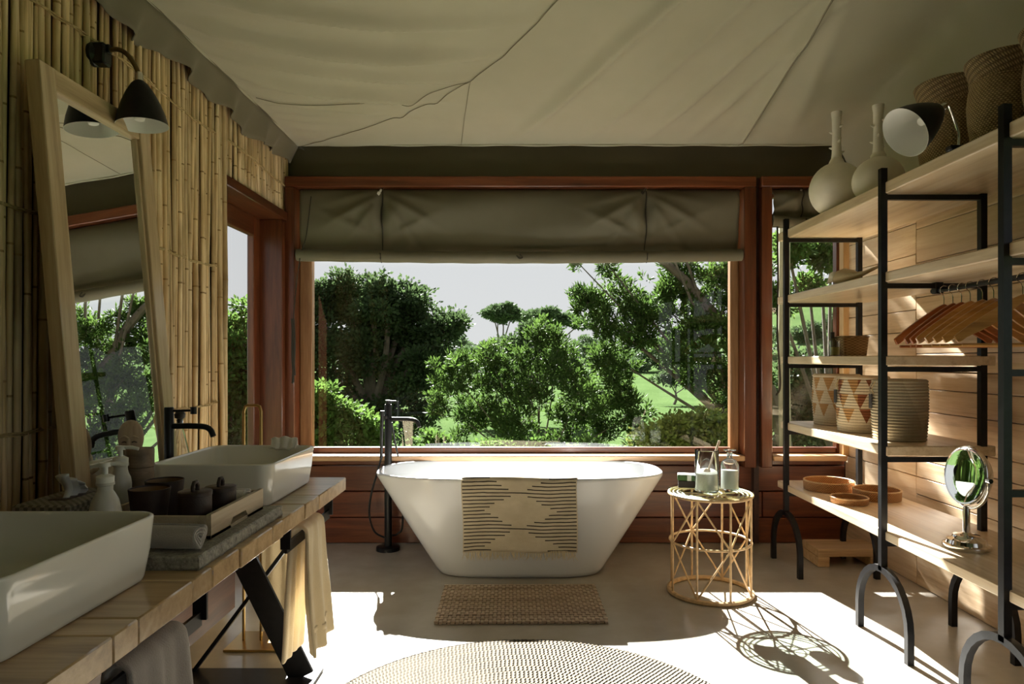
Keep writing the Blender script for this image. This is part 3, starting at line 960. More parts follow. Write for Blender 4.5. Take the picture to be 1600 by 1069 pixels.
plant('tree', lob(16, (440, 560, 62), (500, 505, 52), (555, 480, 42), (610, 482, 38), (655, 500, 40), (694, 532, 30), (520, 580, 66), (600, 565, 62), (668, 585, 44), (548, 648, 58), (632, 640, 46), (460, 650, 55), (575, 520, 50), (592, 455, 24), (532, 450, 26), (485, 468, 30), (704, 505, 20), (640, 462, 22)),
      (-3.4, 16, GZ), M['leaf_dark'], 6800, 12, 0.105, 0.034, 'tall dense dark green tree filling the view behind the tub tap', trunk_r=0.2, crad=0.2)
plant('tree', lob(11, (300, 520, 60), (350, 560, 55), (385, 515, 42), (372, 610, 55), (420, 590, 48), (330, 640, 55), (400, 670, 50), (445, 650, 45)),
      (-4.6, 11, GZ), M['leaf_bright'], 2600, 12, 0.085, 0.028, 'leafy green tree seen through the glazed door', trunk_r=0.12)
plant('tree', lob(8.6, (905, 470, 26), (938, 492, 36), (985, 462, 40), (1000, 520, 46), (1055, 490, 50), (1100, 540, 55), (1115, 452, 40), (1070, 425, 30), (1125, 600, 50), (960, 560, 36), (1155, 500, 42), (1165, 425, 36), (1145, 640, 34), (950, 415, 16), (905, 412, 12)) + [(Vector((1.40, 8.4, 3.62)), .26, .30, .30), (Vector((1.36, 8.45, 4.5)), .30, .30, .30), (Vector((1.95, 8.5, 3.9)), .45, .45, .45), (Vector((2.0, 8.5, 4.6)), .5, .5, .45)],
      (3.7, 8.7, GZ), M['leaf_finger'], 2900, 14, 0.080, 0.0120, 'near tree with clustered finger leaves and a thick bare limb', trunk_r=0.075, style='finger', crad=0.07, shell=0.2,
      extra=[([(3.65, 8.7, -0.9), at(1190, 580, 8.6), at(1105, 480, 8.6), at(1062, 430, 8.6), at(1010, 398, 8.6), at(925, 405, 8.6)], (0.10, 0.025))])
plant('bush', lob(9.2, (715, 590, 36), (765, 560, 30), (775, 615, 48), (838, 590, 46), (872, 545, 30), (905, 610, 50), (958, 590, 46), (735, 655, 40), (815, 660, 48), (900, 665, 46), (975, 650, 42), (690, 630, 22), (845, 520, 20)),
      (0.3, 9.3, GZ), M['leaf_finger'], 1900, 14, 0.076, 0.0115, 'bushy shrub of finger leaves growing just beyond the tub', cat='bush', trunk_r=0.045, style='finger', crad=0.06, shell=0.2)
plant('bush', lob(26, (790, 555, 26), (830, 540, 30), (865, 560, 28), (820, 580, 32), (885, 590, 24), (770, 585, 22)),
      (0.4, 26, GZ), M['leaf_dark'], 1500, 12, 0.15, 0.05, 'round dark bush beneath the flat crowned trees', cat='bush', trunk_r=0.12, crad=0.25)
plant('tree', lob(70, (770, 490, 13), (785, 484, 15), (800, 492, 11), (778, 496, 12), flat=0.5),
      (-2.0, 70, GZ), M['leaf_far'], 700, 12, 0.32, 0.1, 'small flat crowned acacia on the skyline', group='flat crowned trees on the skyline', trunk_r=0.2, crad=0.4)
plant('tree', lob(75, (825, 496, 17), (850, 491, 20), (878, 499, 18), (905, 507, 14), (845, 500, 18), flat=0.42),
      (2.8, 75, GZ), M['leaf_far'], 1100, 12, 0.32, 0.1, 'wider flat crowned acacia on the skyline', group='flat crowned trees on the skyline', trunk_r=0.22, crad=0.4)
plant('tree', lob(38, (1040, 592, 16), (1060, 585, 18), (1078, 596, 14), flat=0.7),
      (8.6, 38, GZ), M['leaf_dark'], 420, 10, 0.14, 0.05, 'small slender tree standing on the open meadow', trunk_r=0.07, crad=0.2)
plant('bush', lob(7.2, (500, 640, 40), (545, 665, 36), (580, 690, 28), (512, 700, 36), (470, 660, 40)),
      (-2.1, 7.2, GZ), M['leaf_bright'], 900, 13, 0.058, 0.019, 'light green shrub low at the far end of the window', cat='bush', trunk_r=0.03, crad=0.09)
plant('bush', lob(7.0, (1020, 690, 30), (1062, 678, 34), (1105, 672, 34), (1135, 700, 34), (1080, 712, 30)),
      (1.75, 7.0, GZ), M['leaf_yellow'], 760, 12, 0.046, 0.016, 'yellow green shrub low behind the jar and bottle', cat='bush', trunk_r=0.03, crad=0.09)
plant('bush', lob(7.4, (690, 705, 26), (760, 712, 30), (850, 715, 30), (930, 712, 30)),
      (0.0, 7.4, GZ), M['leaf_bright'], 560, 12, 0.05, 0.017, 'low green shrub peeping over the sill behind the tub', cat='bush', trunk_r=0.03, crad=0.09)
plant('tree', lob(8.0, (1226, 392, 24), (1282, 408, 26), (1220, 470, 24), (1262, 452, 18), (1300, 395, 18)),
      (3.9, 8.1, GZ), M['leaf_bright'], 420, 13, 0.066, 0.022, 'young leafy tree seen through the narrow window', trunk_r=0.06, crad=0.11, shell=0.25)
plant('bush', lob(9.5, (1228, 592, 36), (1275, 582, 34), (1315, 600, 38), (1250, 640, 46), (1300, 655, 44), (1220, 680, 40), (1345, 640, 50)),
      (4.2, 9.6, GZ), M['leaf_dark'], 1900, 12, 0.075, 0.025, 'dark green bush below the young tree outside', cat='bush', trunk_r=0.05, crad=0.13)
# belt of bushes far across the meadow
rr = random.Random(21)
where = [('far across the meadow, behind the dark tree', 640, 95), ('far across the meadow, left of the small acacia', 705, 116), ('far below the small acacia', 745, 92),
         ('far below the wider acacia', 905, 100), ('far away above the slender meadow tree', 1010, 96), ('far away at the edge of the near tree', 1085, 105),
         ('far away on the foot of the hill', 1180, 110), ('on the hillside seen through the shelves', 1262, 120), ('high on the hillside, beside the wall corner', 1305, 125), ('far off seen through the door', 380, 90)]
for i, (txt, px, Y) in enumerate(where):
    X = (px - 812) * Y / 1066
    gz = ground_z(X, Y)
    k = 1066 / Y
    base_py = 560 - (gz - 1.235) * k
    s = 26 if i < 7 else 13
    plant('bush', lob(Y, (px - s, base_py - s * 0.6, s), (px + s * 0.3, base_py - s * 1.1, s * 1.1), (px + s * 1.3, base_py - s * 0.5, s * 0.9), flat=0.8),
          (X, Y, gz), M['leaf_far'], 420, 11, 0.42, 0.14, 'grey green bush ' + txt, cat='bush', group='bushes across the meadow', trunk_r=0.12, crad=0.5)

m = MB(); m.tube([(0, 0, 0), (0.01, 0, 1.2), (-0.01, 0, 2.6), (0, 0, 4.2)], [0.065, 0.06, 0.058, 0.055], 10)
vp = empty('veranda_post', (2.72, 7.0, GZ), 'pale round timber post standing outside the narrow window', 'post')
m.build('pole', m_wood('weathered_post', hx('b9ac8e'), hx('9d8f70'), hx('7b6d52'), 'Z', 0.7, 0), vp, recalc=False)
m = MB(); m.box((0, 0, 0.06), (0.24, 0.24, 0.12), 0.01); m.build('footing', M['stone'], vp)
# ------------------------------------------------------------------ bathtub and what belongs to it
TUB = (0.0, 4.12, 0.0)
tub = empty('bathtub', TUB, 'white freestanding bathtub with sloping ends standing under the picture window', 'bathtub')
m = MB()
L = []
prof_out = [(0.455, 0.270, 0.0, 4.0), (0.480, 0.296, 0.006, 4.0), (0.498, 0.306, 0.03, 3.8)]
for i in range(1, 8):
    k = i / 8
    prof_out.append((0.498 + (0.846 - 0.498) * k, 0.306 + (0.372 - 0.306) * k, 0.03 + 0.515 * k, 3.8 - 0.9 * k))
prof_out += [(0.848, 0.374, 0.548, 2.9), (0.850, 0.376, 0.560, 2.9), (0.847, 0.373, 0.568, 2.9), (0.838, 0.364, 0.571, 2.9), (0.828, 0.354, 0.568, 2.9), (0.822, 0.348, 0.558, 2.9)]
for a, q, z, p in prof_out: L.append(sellipse(0, 0, z, a, q, p, 112))
for k in (0.25, 0.5, 0.75, 0.93, 1.0):
    L.append(sellipse(0, 0, 0.558 - 0.42 * k, 0.822 - 0.30 * k - (0.05 if k == 1 else 0), 0.348 - 0.06 * k - (0.05 if k == 1 else 0), 2.9 + 0.6 * k, 112))
L.append(sellipse(0, 0, 0.128, 0.20, 0.12, 3, 112))
m.loft(L)
m.build('tub_shell', M['tub'], tub, angle=60)
m = MB(); m.lathe([(0, 0.004), (0.026, 0.004), (0.030, 0.001), (0.030, -0.004), (0, -0.004)], 24, (0.0, 0.1, 0.135)); m.build('drain_cover', M['chrome'], tub)

# striped mat over the front rim
def mat_path(s):
    """distance along the cloth to (y, z) relative to the tub; s 0 inside, 1 at the front hem"""
    pts = [(-0.335, 0.520), (-0.345, 0.560), (-0.356, 0.577), (-0.376, 0.578), (-0.387, 0.562), (-0.384, 0.52), (-0.376, 0.45), (-0.366, 0.36), (-0.357, 0.27), (-0.350, 0.165)]
    k = s * (len(pts) - 1); i = min(int(k), len(pts) - 2); f_ = k - i
    return pts[i][0] + (pts[i + 1][0] - pts[i][0]) * f_, pts[i][1] + (pts[i + 1][1] - pts[i][1]) * f_
cum = [0.0]
NS = 60
for i in range(NS):
    a, q = mat_path(i / NS), mat_path((i + 1) / NS)
    cum.append(cum[-1] + math.hypot(a[0] - q[0], a[1] - q[1]))
bm_root = empty('bath_mat', (0, 3.735, 0.56), 'cream cotton mat with broken dark stripes hung over the front rim of the bathtub', 'bath mat')
m = MB(); nu = 40
def matfn(u, w):
    y, z = mat_path(w)
    x = -0.316 + 0.632 * u + 0.004 * math.sin(w * 9)
    y += 0.004 * math.sin(u * 11 + w * 5) - (0.0 if w < .4 else 0.003 * (1 + math.sin(u * 17 + w * 3)))
    return (x, 4.12 + y - 3.735 - 0.002, z - 0.56 + 0.004 * math.sin(u * 6))
m.grid(matfn, nu, NS)
me = m.mesh('cloth', recalc=False)
uv = me.uv_layers.new(name='UVMap')
tot = cum[-1]; front0 = 0.115 / tot
for li, lp in enumerate(me.loops):
    vi = lp.vertex_index
    i, j = vi % (nu + 1), vi // (nu + 1)
    uv.data[li].uv = (i / nu, (cum[j] / tot - front0) / (1 - front0))
solidify(link('cloth', me, M['mat_stripe'], bm_root), 0.007, 0.0)
m = MB(); rr = random.Random(3)
for i in range(110):
    x = -0.31 + 0.62 * i / 109
    y0 = -0.350 + 4.12 - 3.735 - 0.002
    l = rr.uniform(0.025, 0.05)
    m.tube([(x, y0 - 0.002, -0.388), (x + rr.uniform(-.008, .008), y0 - 0.006, -0.395 - l * .5), (x + rr.uniform(-.014, .014), y0 + rr.uniform(-.006, .004), -0.395 - l)], [0.0022, 0.0018, 0.001], 4)
tag(m.build('fringe', M['fringe'], bm_root, recalc=False), kind='stuff')

# floor standing tub filler
tf = empty('tub_faucet', (-0.848, 4.40, 0), 'tall black floor standing tub faucet with a hand shower hose', 'faucet')
m = MB(); m.lathe([(0, 0.028), (0.066, 0.028), (0.076, 0.022), (0.077, 0.0), (0, 0)], 32); m.build('base_plate', M['black_matte'], tf)
m = MB(); m.lathe([(0.024, 0.02), (0.024, 0.93), (0.021, 0.938), (0, 0.938)], 20); m.build('column', M['black_matte'], tf)
m = MB(); m.tube(spline([(0.01, -0.01, 0.845), (0.09, -0.04, 0.847), (0.165, -0.07, 0.846), (0.200, -0.085, 0.832), (0.212, -0.092, 0.80)], 6), 0.013, 12); m.build('spout', M['black_matte'], tf)
m = MB(); m.tube([(0, 0, 0.93), (0, 0, 0.965)], 0.017, 14); m.tube([(0, 0, 0.957), (0.055, -0.02, 0.957)], 0.007, 8); m.build('handle', M['black_matte'], tf)
m = MB(); m.tube([(-0.035, -0.045, 0.60), (-0.032, -0.045, 0.80), (-0.028, -0.045, 0.90)], [0.010, 0.012, 0.0135], 12); m.box((-0.02, -0.025, 0.86), (0.04, 0.05, 0.022), 0.003); m.build('hand_shower', M['black_matte'], tf)
m = MB(); m.tube(spline([(-0.035, -0.045, 0.60), (-0.062, -0.05, 0.50), (-0.10, -0.05, 0.36), (-0.112, -0.045, 0.24), (-0.085, -0.03, 0.13), (-0.03, -0.01, 0.085), (-0.01, 0, 0.085)], 8), 0.0065, 8)
m.tube(spline([(0.01, 0.03, 0.085), (0.05, 0.05, 0.09), (0.085, 0.05, 0.16), (0.07, 0.05, 0.5), (0.045, 0.03, 0.66), (0.02, 0.01, 0.82)], 8), 0.0065, 8)
m.build('hose', M['black_matte'], tf)

# wooden bead mat in front of the tub
wm = empty('wooden_mat', (0.005, 3.425, 0), 'brown mat of small wooden blocks on the floor in front of the bathtub', 'mat', rz=R(0.8))
m = MB(); rr = random.Random(12)
NX, NY = 42, 19
for j in range(NY):
    for i in range(NX):
        x = -0.405 + 0.81 * (i + 0.5) / NX; y = -0.265 + 0.53 * (j + 0.5) / NY
        if (i + j) % 2 == 0: m.box((x, y, 0.008 + rr.uniform(0, .0015)), (0.0205, 0.0155, 0.013))
        else: m.box((x, y, 0.0075 + rr.uniform(0, .0015)), (0.0135, 0.0285, 0.010))
tag(m.build('blocks', M['dark_mat'], wm, recalc=False), kind='stuff')
m = MB()
for i in range(NX // 2):
    x = -0.405 + 0.81 * (i + 0.5) / (NX // 2)
    m.tube([(x, -0.26, 0.006), (x, 0.26, 0.006)], 0.0028, 5)
tag(m.build('rods', M['dark_wood'], wm, recalc=False), kind='stuff')

# round braided rug
rg = empty('round_rug', (0.03, 2.18, 0), 'round braided jute rug on the sunlit floor', 'rug')
m = MB(); prof = [(0.0, 0.010)]
NR = 38
for i in range(NR):
    r0 = 0.782 * i / NR; r1 = 0.782 * (i + 1) / NR
    for k, h in ((0.15, 0.010), (0.5, 0.0155), (0.85, 0.010)):
        prof.append((r0 + (r1 - r0) * k, h))
prof += [(0.786, 0.006), (0.784, 0.001), (0.0, 0.001)]
m.lathe(prof, 180); me_o = m.build('coil', M['jute'], rg, angle=80)
m = MB(); m.tube([(0.785 * math.cos(a), 0.785 * math.sin(a), 0.007 + 0.0012 * math.sin(a * 120)) for a in [2 * PI * i / 360 for i in range(360)]], 0.0065, 6, closed=True)
m.build('rim', M['jute'], rg, recalc=False)

# ------------------------------------------------------------------ rattan side table
st = empty('side_table', (1.005, 3.60, 0), 'round rattan wire side table with a glass top beside the bathtub', 'side table')
TR = 0.212
def ring(r, z, t, n=64):
    return [(r * math.cos(2 * PI * i / n), r * math.sin(2 * PI * i / n), z) for i in range(n)]
def rmesh(*paths, t=0.006, closed=False):
    m = MB()
    for p in paths: m.tube(p, t, 7, closed=closed)
    return m
mm = rmesh(ring(TR, 0.012, 0), t=0.0125, closed=True); mm.build('base_ring', M['rattan'], st, recalc=False)
rmesh(ring(TR - 0.004, 0.275, 0), t=0.0065, closed=True).build('middle_ring', M['rattan'], st, recalc=False)
rmesh(ring(TR, 0.522, 0), t=0.0085, closed=True).build('top_ring', M['rattan'], st, recalc=False)
for i, r in enumerate((0.19, 0.168, 0.146, 0.06)):
    rmesh(ring(r, 0.523, 0, 48), t=0.0042, closed=True).build('top_coil', M['rattan'], st, recalc=False)
for k in range(4):
    a = PI * k / 4 + 0.3
    rmesh([(0.205 * math.cos(a), 0.205 * math.sin(a), 0.516), (-0.205 * math.cos(a), -0.205 * math.sin(a), 0.516)], t=0.0038).build('top_spoke', M['rattan'], st, recalc=False)
A0 = R(-78)
def cp(i, z): a = A0 + i * PI / 4; return (TR * math.cos(a), TR * math.sin(a), z)
for i in range(8):
    rmesh([cp(i, 0.012), cp(i, 0.275), cp(i, 0.52)], t=0.0058).build('upright', M['rattan'], st, recalc=False)
for i in range(0, 8, 2):
    for j in (-1, 1):
        for z in (0.02, 0.517):
            rmesh([cp(i, 0.275), cp(i + j, z)], t=0.0048).build('brace', M['rattan'], st, recalc=False)
    m = MB()
    for q in range(4):
        a = A0 + i * PI / 4
        m.tube([(TR * math.cos(a) + 0.011 * math.cos(2 * PI * k / 10) * -math.sin(a), TR * math.sin(a) + 0.011 * math.cos(2 * PI * k / 10) * math.cos(a), 0.275 + (q - 1.5) * 0.005 + 0.009 * math.sin(2 * PI * k / 10)) for k in range(10)], 0.0022, 4, closed=True)
    m.build('binding', M['rattan'], st, recalc=False)
m = MB(); m.lathe([(0, 0.533), (0.214, 0.533), (0.217, 0.535), (0.217, 0.540), (0.214, 0.542), (0, 0.542)], 64)
m.build('glass_top', m_glass('green_tint_glass', (0.86, 0.94, 0.90, 1), 1.5), st)
TZ = 0.5425
jr = empty('glass_jar', (0.975, 3.555, TZ), 'clear straight glass jar half full of white bath salts on the rattan side table', 'jar')
m = MB(); m.lathe([(0, 0), (0.056, 0), (0.061, 0.004), (0.061, 0.213), (0.0595, 0.216), (0.058, 0.213), (0.058, 0.012), (0, 0.010)], 40); m.build('glass', M['jar'], jr, angle=50)
m = MB(); m.lathe([(0, 0.0125), (0.0565, 0.0125), (0.0575, 0.02), (0.0575, 0.095), (0.04, 0.102), (0.02, 0.098), (0, 0.103)], 36); m.build('salts', M['salts'], jr)
sc_ = empty('wooden_scoop', (0.985, 3.545, TZ + 0.10), 'wooden scoop with a straight handle stuck in the jar of bath salts', 'scoop')
m = MB(); m.tube([(-0.006, 0.0, 0.0), (0.03, -0.002, 0.10), (0.052, -0.004, 0.165)], [0.0055, 0.005, 0.0065], 10); m.build('handle', M['doll_wood'], sc_)
m = MB(); Mt = Matrix.Rotation(R(20), 3, 'Y')
m.lathe([(0, -0.048), (0.013, -0.043), (0.02, -0.022), (0.019, 0.0), (0.012, 0.012), (0.0, 0.014)], 18, (-0.010, 0, 0.0), M=Mt @ Matrix.Diagonal((1, 0.6, 1)))
m.build('bowl', M['doll_wood'], sc_)
bt = empty('glass_bottle', (1.108, 3.60, TZ), 'glass bottle of milky bath oil with a flat stopper on the rattan side table', 'bottle')
m = MB(); m.lathe([(0, 0), (0.043, 0), (0.047, 0.005), (0.047, 0.125), (0.044, 0.140), (0.034, 0.154), (0.017, 0.164), (0.014, 0.170), (0.014, 0.186), (0.0175, 0.190), (0.0175, 0.194), (0.0125, 0.194), (0.0125, 0.168), (0.032, 0.151), (0.0445, 0.125), (0.0445, 0.008), (0, 0.008)], 36); m.build('glass', M['jar'], bt, angle=50)
m = MB(); m.lathe([(0, 0.0085), (0.0435, 0.0085), (0.044, 0.012), (0.044, 0.103), (0.043, 0.106), (0, 0.106)], 32); m.build('milky_oil', M['milk'], bt, angle=50)
m = MB(); m.lathe([(0, 0.180), (0.0115, 0.180), (0.0125, 0.194), (0.012, 0.200), (0.031, 0.203), (0.033, 0.207), (0.031, 0.211), (0, 0.211)], 28); m.build('stopper', M['jar'], bt)
sb = empty('soap_block', (0.905, 3.665, TZ), 'dark brown soap block in a green and white wrapper beside the jar', 'soap', rz=R(-12))
m = MB(); m.box((0, 0, 0.019), (0.105, 0.055, 0.038), 0.003); m.build('block', M['dark_cup'], sb)
m = MB(); m.box((0, 0, 0.0535), (0.112, 0.060, 0.030), 0.004); m.build('wrapper', M['label_green'], sb)
m = MB(); m.box((0.005, 0, 0.0535), (0.026, 0.0615, 0.0315), 0.003); m.build('band', M['label_white'], sb)
m = MB(); m.box((0, 0, 0.0700), (0.110, 0.058, 0.004), 0.001); m.build('lid', M['label_white'], sb)

# ------------------------------------------------------------------ open shelving on the right
SX0, SX1 = 1.575, 2.02
PY = [4.02, 2.95, 2.207]
sh = empty('shelving_unit', (1.8, 3.3, 0), 'black steel shelving unit with thick timber shelves along the pine wall', 'shelving unit')
def loc(p): return (p[0] - 1.8, p[1] - 3.3, p[2])
def shelf(z0, z1, y0, y1, name='shelf'):
    m = MB(); m.box(loc(((SX0 + SX1 + 0.03) / 2, (y0 + y1) / 2, (z0 + z1) / 2)), (SX1 - SX0 + 0.03, y1 - y0, z1 - z0), 0.004)
    return m.build(name, M['shelf_wood'], sh)
shelf(1.945, 1.995, 2.02, 4.16)
shelf(1.563, 1.608, 2.02, 4.17)
s3 = shelf(1.203, 1.246, 2.935, 4.12)
s4 = shelf(0.813, 0.857, 2.935, 4.12)
shelf(0.450, 0.490, 2.02, 4.17)
def bar(a, q, w=0.026, name='rail', mat='black', parent=None):
    m = MB(); m.tube([loc(a), loc(q)], 0, flat=(w, w)); return m.build(name, M[mat], parent or sh)
for Y in PY:
    top = 2.055
    bar((SX0 - 0.005, Y, 0.318), (SX0 - 0.005, Y, top), 0.027, 'post')
    bar((SX1 - 0.02, Y, 0.318), (SX1 - 0.02, Y, 1.945), 0.027, 'post')
    for z in ((1.930, 1.548, 1.188, 0.798, 0.435) if Y > 2.5 else (1.930, 1.548, 1.188, 0.798, 0.435)):
        bar((SX0 + 0.008, Y, z), (SX1 - 0.033, Y, z), 0.022, 'rail')
    for X in (SX0 - 0.005, SX1 - 0.02):      # hoop feet
        pts = [(X, Y + 0.2, 0.0), (X, Y + 0.2, 0.12)]
        for k in range(1, 14):
            a = PI * k / 14
            pts.append((X, Y + 0.2 * math.cos(a), 0.12 + 0.205 * math.sin(a)))
        pts += [(X, Y - 0.2, 0.12), (X, Y - 0.2, 0.0)]
        m = MB(); m.tube([loc(p) for p in pts], 0, flat=(0.027, 0.027)); m.build('hoop_foot', M['black'], sh)
HR = (1.807, 1.528)
m = MB(); m.tube([loc((HR[0], 2.985, HR[1])), loc((HR[0], 2.18, HR[1]))], 0.011, 12); rail = m.build('hanging_rail', M['black'], sh)
for Y in (2.95, 2.207):
    m = MB(); m.box(loc((HR[0], Y, 1.538)), (0.034, 0.034, 0.05), 0.003); m.build('rail_bracket', M['black'], sh)

# hangers
def make_hanger(mat):
    root = empty('coat_hanger', (0, 0, 0))
    up, lo = [], []
    n = 14
    for i in range(n + 1):
        u = i / n
        x = 0.215 * u
        z = -0.005 - 0.150 * (u ** 1.35) * (0.62 + 0.38 * u) - 0.018 * math.sin(PI * u)
        w = 0.030 + 0.022 * math.sin(PI * min(1, u * 1.15)) * (1 - 0.3 * u)
        if u > 0.93: w *= 0.8
        up.append((x, z)); lo.append((x - 0.012 * u, z - w))
    outline = [(-x, z) for x, z in reversed(up[1:])] + up + list(reversed(lo)) + [(-x, z) for x, z in lo[1:]]
    m = MB(); m.prism(outline, 'Y', -0.0065, 0.0065)
    ob = m.build('body', mat, root)
    bv = ob.modifiers.new('edge', 'BEVEL'); bv.width = 0.002; bv.segments = 1; bv.limit_method = 'ANGLE'
    m = MB(); m.tube([(-0.188, 0, -0.186), (0.188, 0, -0.186)], 0.0058, 10); m.build('trouser_bar', mat, root)
    pts = [(0, 0, -0.02), (0, 0, 0.022)] + [(0.0155 + 0.0175 * math.cos(a), 0, 0.050 + 0.0175 * math.sin(a)) for a in [R(200 - 22 * k) for k in range(11)]]
    pts = [(0, 0, -0.02), (0, 0, 0.02), (-0.004, 0, 0.034)] + [(0.0 + 0.0185 * math.cos(a), 0, 0.0535 + 0.0185 * math.sin(a)) for a in [R(215 - 24 * k) for k in range(10)]]
    m = MB(); m.tube(pts, 0.0019, 6); m.build('hook', M['chrome'], root)
    return root
ha, hb = make_hanger(M['hanger_red']), make_hanger(M['hanger_tan'])
ords = ['first', 'second', 'third', 'fourth', 'fifth', 'sixth', 'seventh', 'eighth']
hy = [2.905, 2.845, 2.79, 2.735, 2.665, 2.60, 2.53, 2.45]
hrz = [2, 4, 3, -3, -6, -9, -14, -20]
used = set()
for i, (y, rz) in enumerate(zip(hy, hrz)):
    src = ha if i < 3 else hb
    o = src if src.name not in used else copy_tree(src)
    used.add(src.name)
    o.location = (HR[0], y, HR[1] - 0.0535 - 0.0035)
    o.rotation_euler = (R(random.Random(i).uniform(-2, 2)), 0, R(rz))
    tag(o, ('reddish' if i < 3 else 'honey coloured') + ' wooden coat hanger, ' + ords[i] + ' along the rail counting from the far bracket', 'hanger', 'wooden hangers on the rail')

# top shelf: vases, clamp lamp, baskets
def vase(x, y, r, bh, nh, label, seed):
    root = empty('vase', (x, y, 1.995), label, 'vase', 'long necked vases on the top shelf')
    pr = [(0, 0), (r * 0.42, 0), (r * 0.50, 0.006)]
    for k in range(1, 15):
        a = -PI / 2 + 0.55 + (PI - 0.85) * k / 14
        pr.append((r * math.cos(a), bh * 0.47 + bh * 0.52 * math.sin(a)))
    pr += [(0.035, bh * 1.02), (0.026, bh * 1.08)]
    m = MB(); m.lathe(pr, 48); m.build('body', M['vase'], root, angle=60)
    z0 = bh * 1.07
    m = MB(); m.lathe([(0.027, z0 - 0.005), (0.0235, z0 + 0.03), (0.0215, z0 + nh * 0.5), (0.023, z0 + nh * 0.85), (0.027, z0 + nh * 0.97), (0.027, z0 + nh), (0.021, z0 + nh), (0.019, z0 + nh * 0.7), (0.019, z0)], 28); nk = m.build('neck', M['vase_neck'], root)
    rr = random.Random(seed)
    for k in range(7):
        a = k * 2.3 + rr.uniform(-.3, .3); zz = z0 + 0.03 + nh * 0.75 * k / 7
        d = Vector((math.cos(a), math.sin(a), 0.35))
        p = Vector((0.021 * math.cos(a), 0.021 * math.sin(a), zz))
        m = MB(); m.tube([p, p + d * 0.008, p + d * 0.017], [0.007, 0.0055, 0.0018], 8); m.build('thorn', M['vase_neck'], root)
vase(1.672, 3.60, 0.136, 0.275, 0.245, 'bulbous grey clay vase with a thorny neck, nearest the window on the top shelf', 1)
vase(1.750, 3.33, 0.118, 0.225, 0.235, 'smaller grey clay vase with a thorny neck, between the larger vase and the lamp', 2)

def shade_mesh(m_out, m_in, Mx, c, s=1.0):
    out = [(0.018, 0.0), (0.030, -0.012), (0.050, -0.045), (0.068, -0.085), (0.082, -0.125), (0.091, -0.165), (0.0925, -0.172)]
    inn = [(0.0915, -0.172), (0.089, -0.164), (0.080, -0.125), (0.066, -0.085), (0.048, -0.046), (0.028, -0.015), (0, -0.012)]
    m_out.lathe([(0, 0.0)] + [(r * s, z * s) for r, z in out], 40, c, M=Mx)
    m_in.lathe([(r * s, z * s) for r, z in [(0.0925, -0.172)] + inn], 40, c, M=Mx)
cl = empty('clamp_lamp', (1.59, 2.50, 1.995), 'black clamp lamp with a white lined shade tipped sideways on the top shelf', 'lamp')
ax = Vector((0.150, 0.03, 0.100))
Mx = ax.to_track_quat('Z', 'Y').to_matrix()
ap = Vector((-0.076, -0.04, 0.138))
mo, mi = MB(), MB(); shade_mesh(mo, mi, Mx, ap, 1.0)
so = mo.build('shade', M['black'], cl); tag(mi.build('shade_lining', M['white_enamel'], so), 'white lining')
m = MB(); m.lathe([(0, -0.10), (0.014, -0.095), (0.018, -0.075), (0.011, -0.045), (0.011, -0.012), (0, -0.012)], 20, ap, M=Mx); m.build('bulb', M['bulb'], so)
m = MB(); m.tube([ap, ap + ax.normalized() * 0.028], 0.012, 12); m.build('socket', M['chrome'], cl)
m = MB(); m.tube(spline([tuple(ap + ax.normalized() * 0.02), (-0.032, -0.022, 0.160), (0.008, 0.0, 0.100), (0.020, 0.0, 0.06), (0.020, 0.0, 0.0)], 6), 0.0058, 10); m.build('arm', M['chrome'], cl)
m = MB(); m.box((0.015, 0, 0.009), (0.07, 0.036, 0.018), 0.003); m.build('clamp', M['black'], cl)

def tall_basket(x, y, r, h, label):
    root = empty('storage_basket', (x, y, 1.995), label, 'basket', 'brown woven baskets on the top shelf')
    pr = [(0, 0), (r * 0.80, 0), (r * 0.84, 0.01), (r * 0.97, h * 0.35), (r * 1.0, h * 0.52), (r * 0.95, h * 0.68), (r * 0.90, h * 0.76)]
    inn = [(r * 0.86, h * 0.74), (r * 0.90, h * 0.5), (r * 0.78, 0.02), (0, 0.02)]
    m = MB(); m.lathe(pr + inn, 56); m.build('body', M['weave_brown'], root, angle=70)
    m = MB(); m.lathe([(r * 0.90, h * 0.755), (r * 0.91, h * 0.77), (r * 0.97, h * 0.86), (r * 1.06, h * 0.965), (r * 1.07, h * 0.985), (r * 1.05, h), (r * 1.02, h * 0.985), (r * 0.93, h * 0.86), (r * 0.865, h * 0.755)], 56); m.build('rim', M['weave_brown_rim'], root, angle=70)
    m = MB(); m.tube([(r * 0.91 * math.cos(a), r * 0.91 * math.sin(a), h * 0.762) for a in [2 * PI * k / 64 for k in range(64)]], 0.004, 6, closed=True); m.build('cord_band', M['weave_brown'], root, recalc=False)
tall_basket(1.790, 2.83, 0.128, 0.375, 'brown woven basket standing behind the clamp lamp on the top shelf')
tall_basket(1.800, 2.53, 0.122, 0.350, 'brown woven basket between two others on the top shelf, over the hangers')
tall_basket(1.800, 2.24, 0.125, 0.335, 'brown woven basket nearest the viewer on the top shelf, cut by the frame')

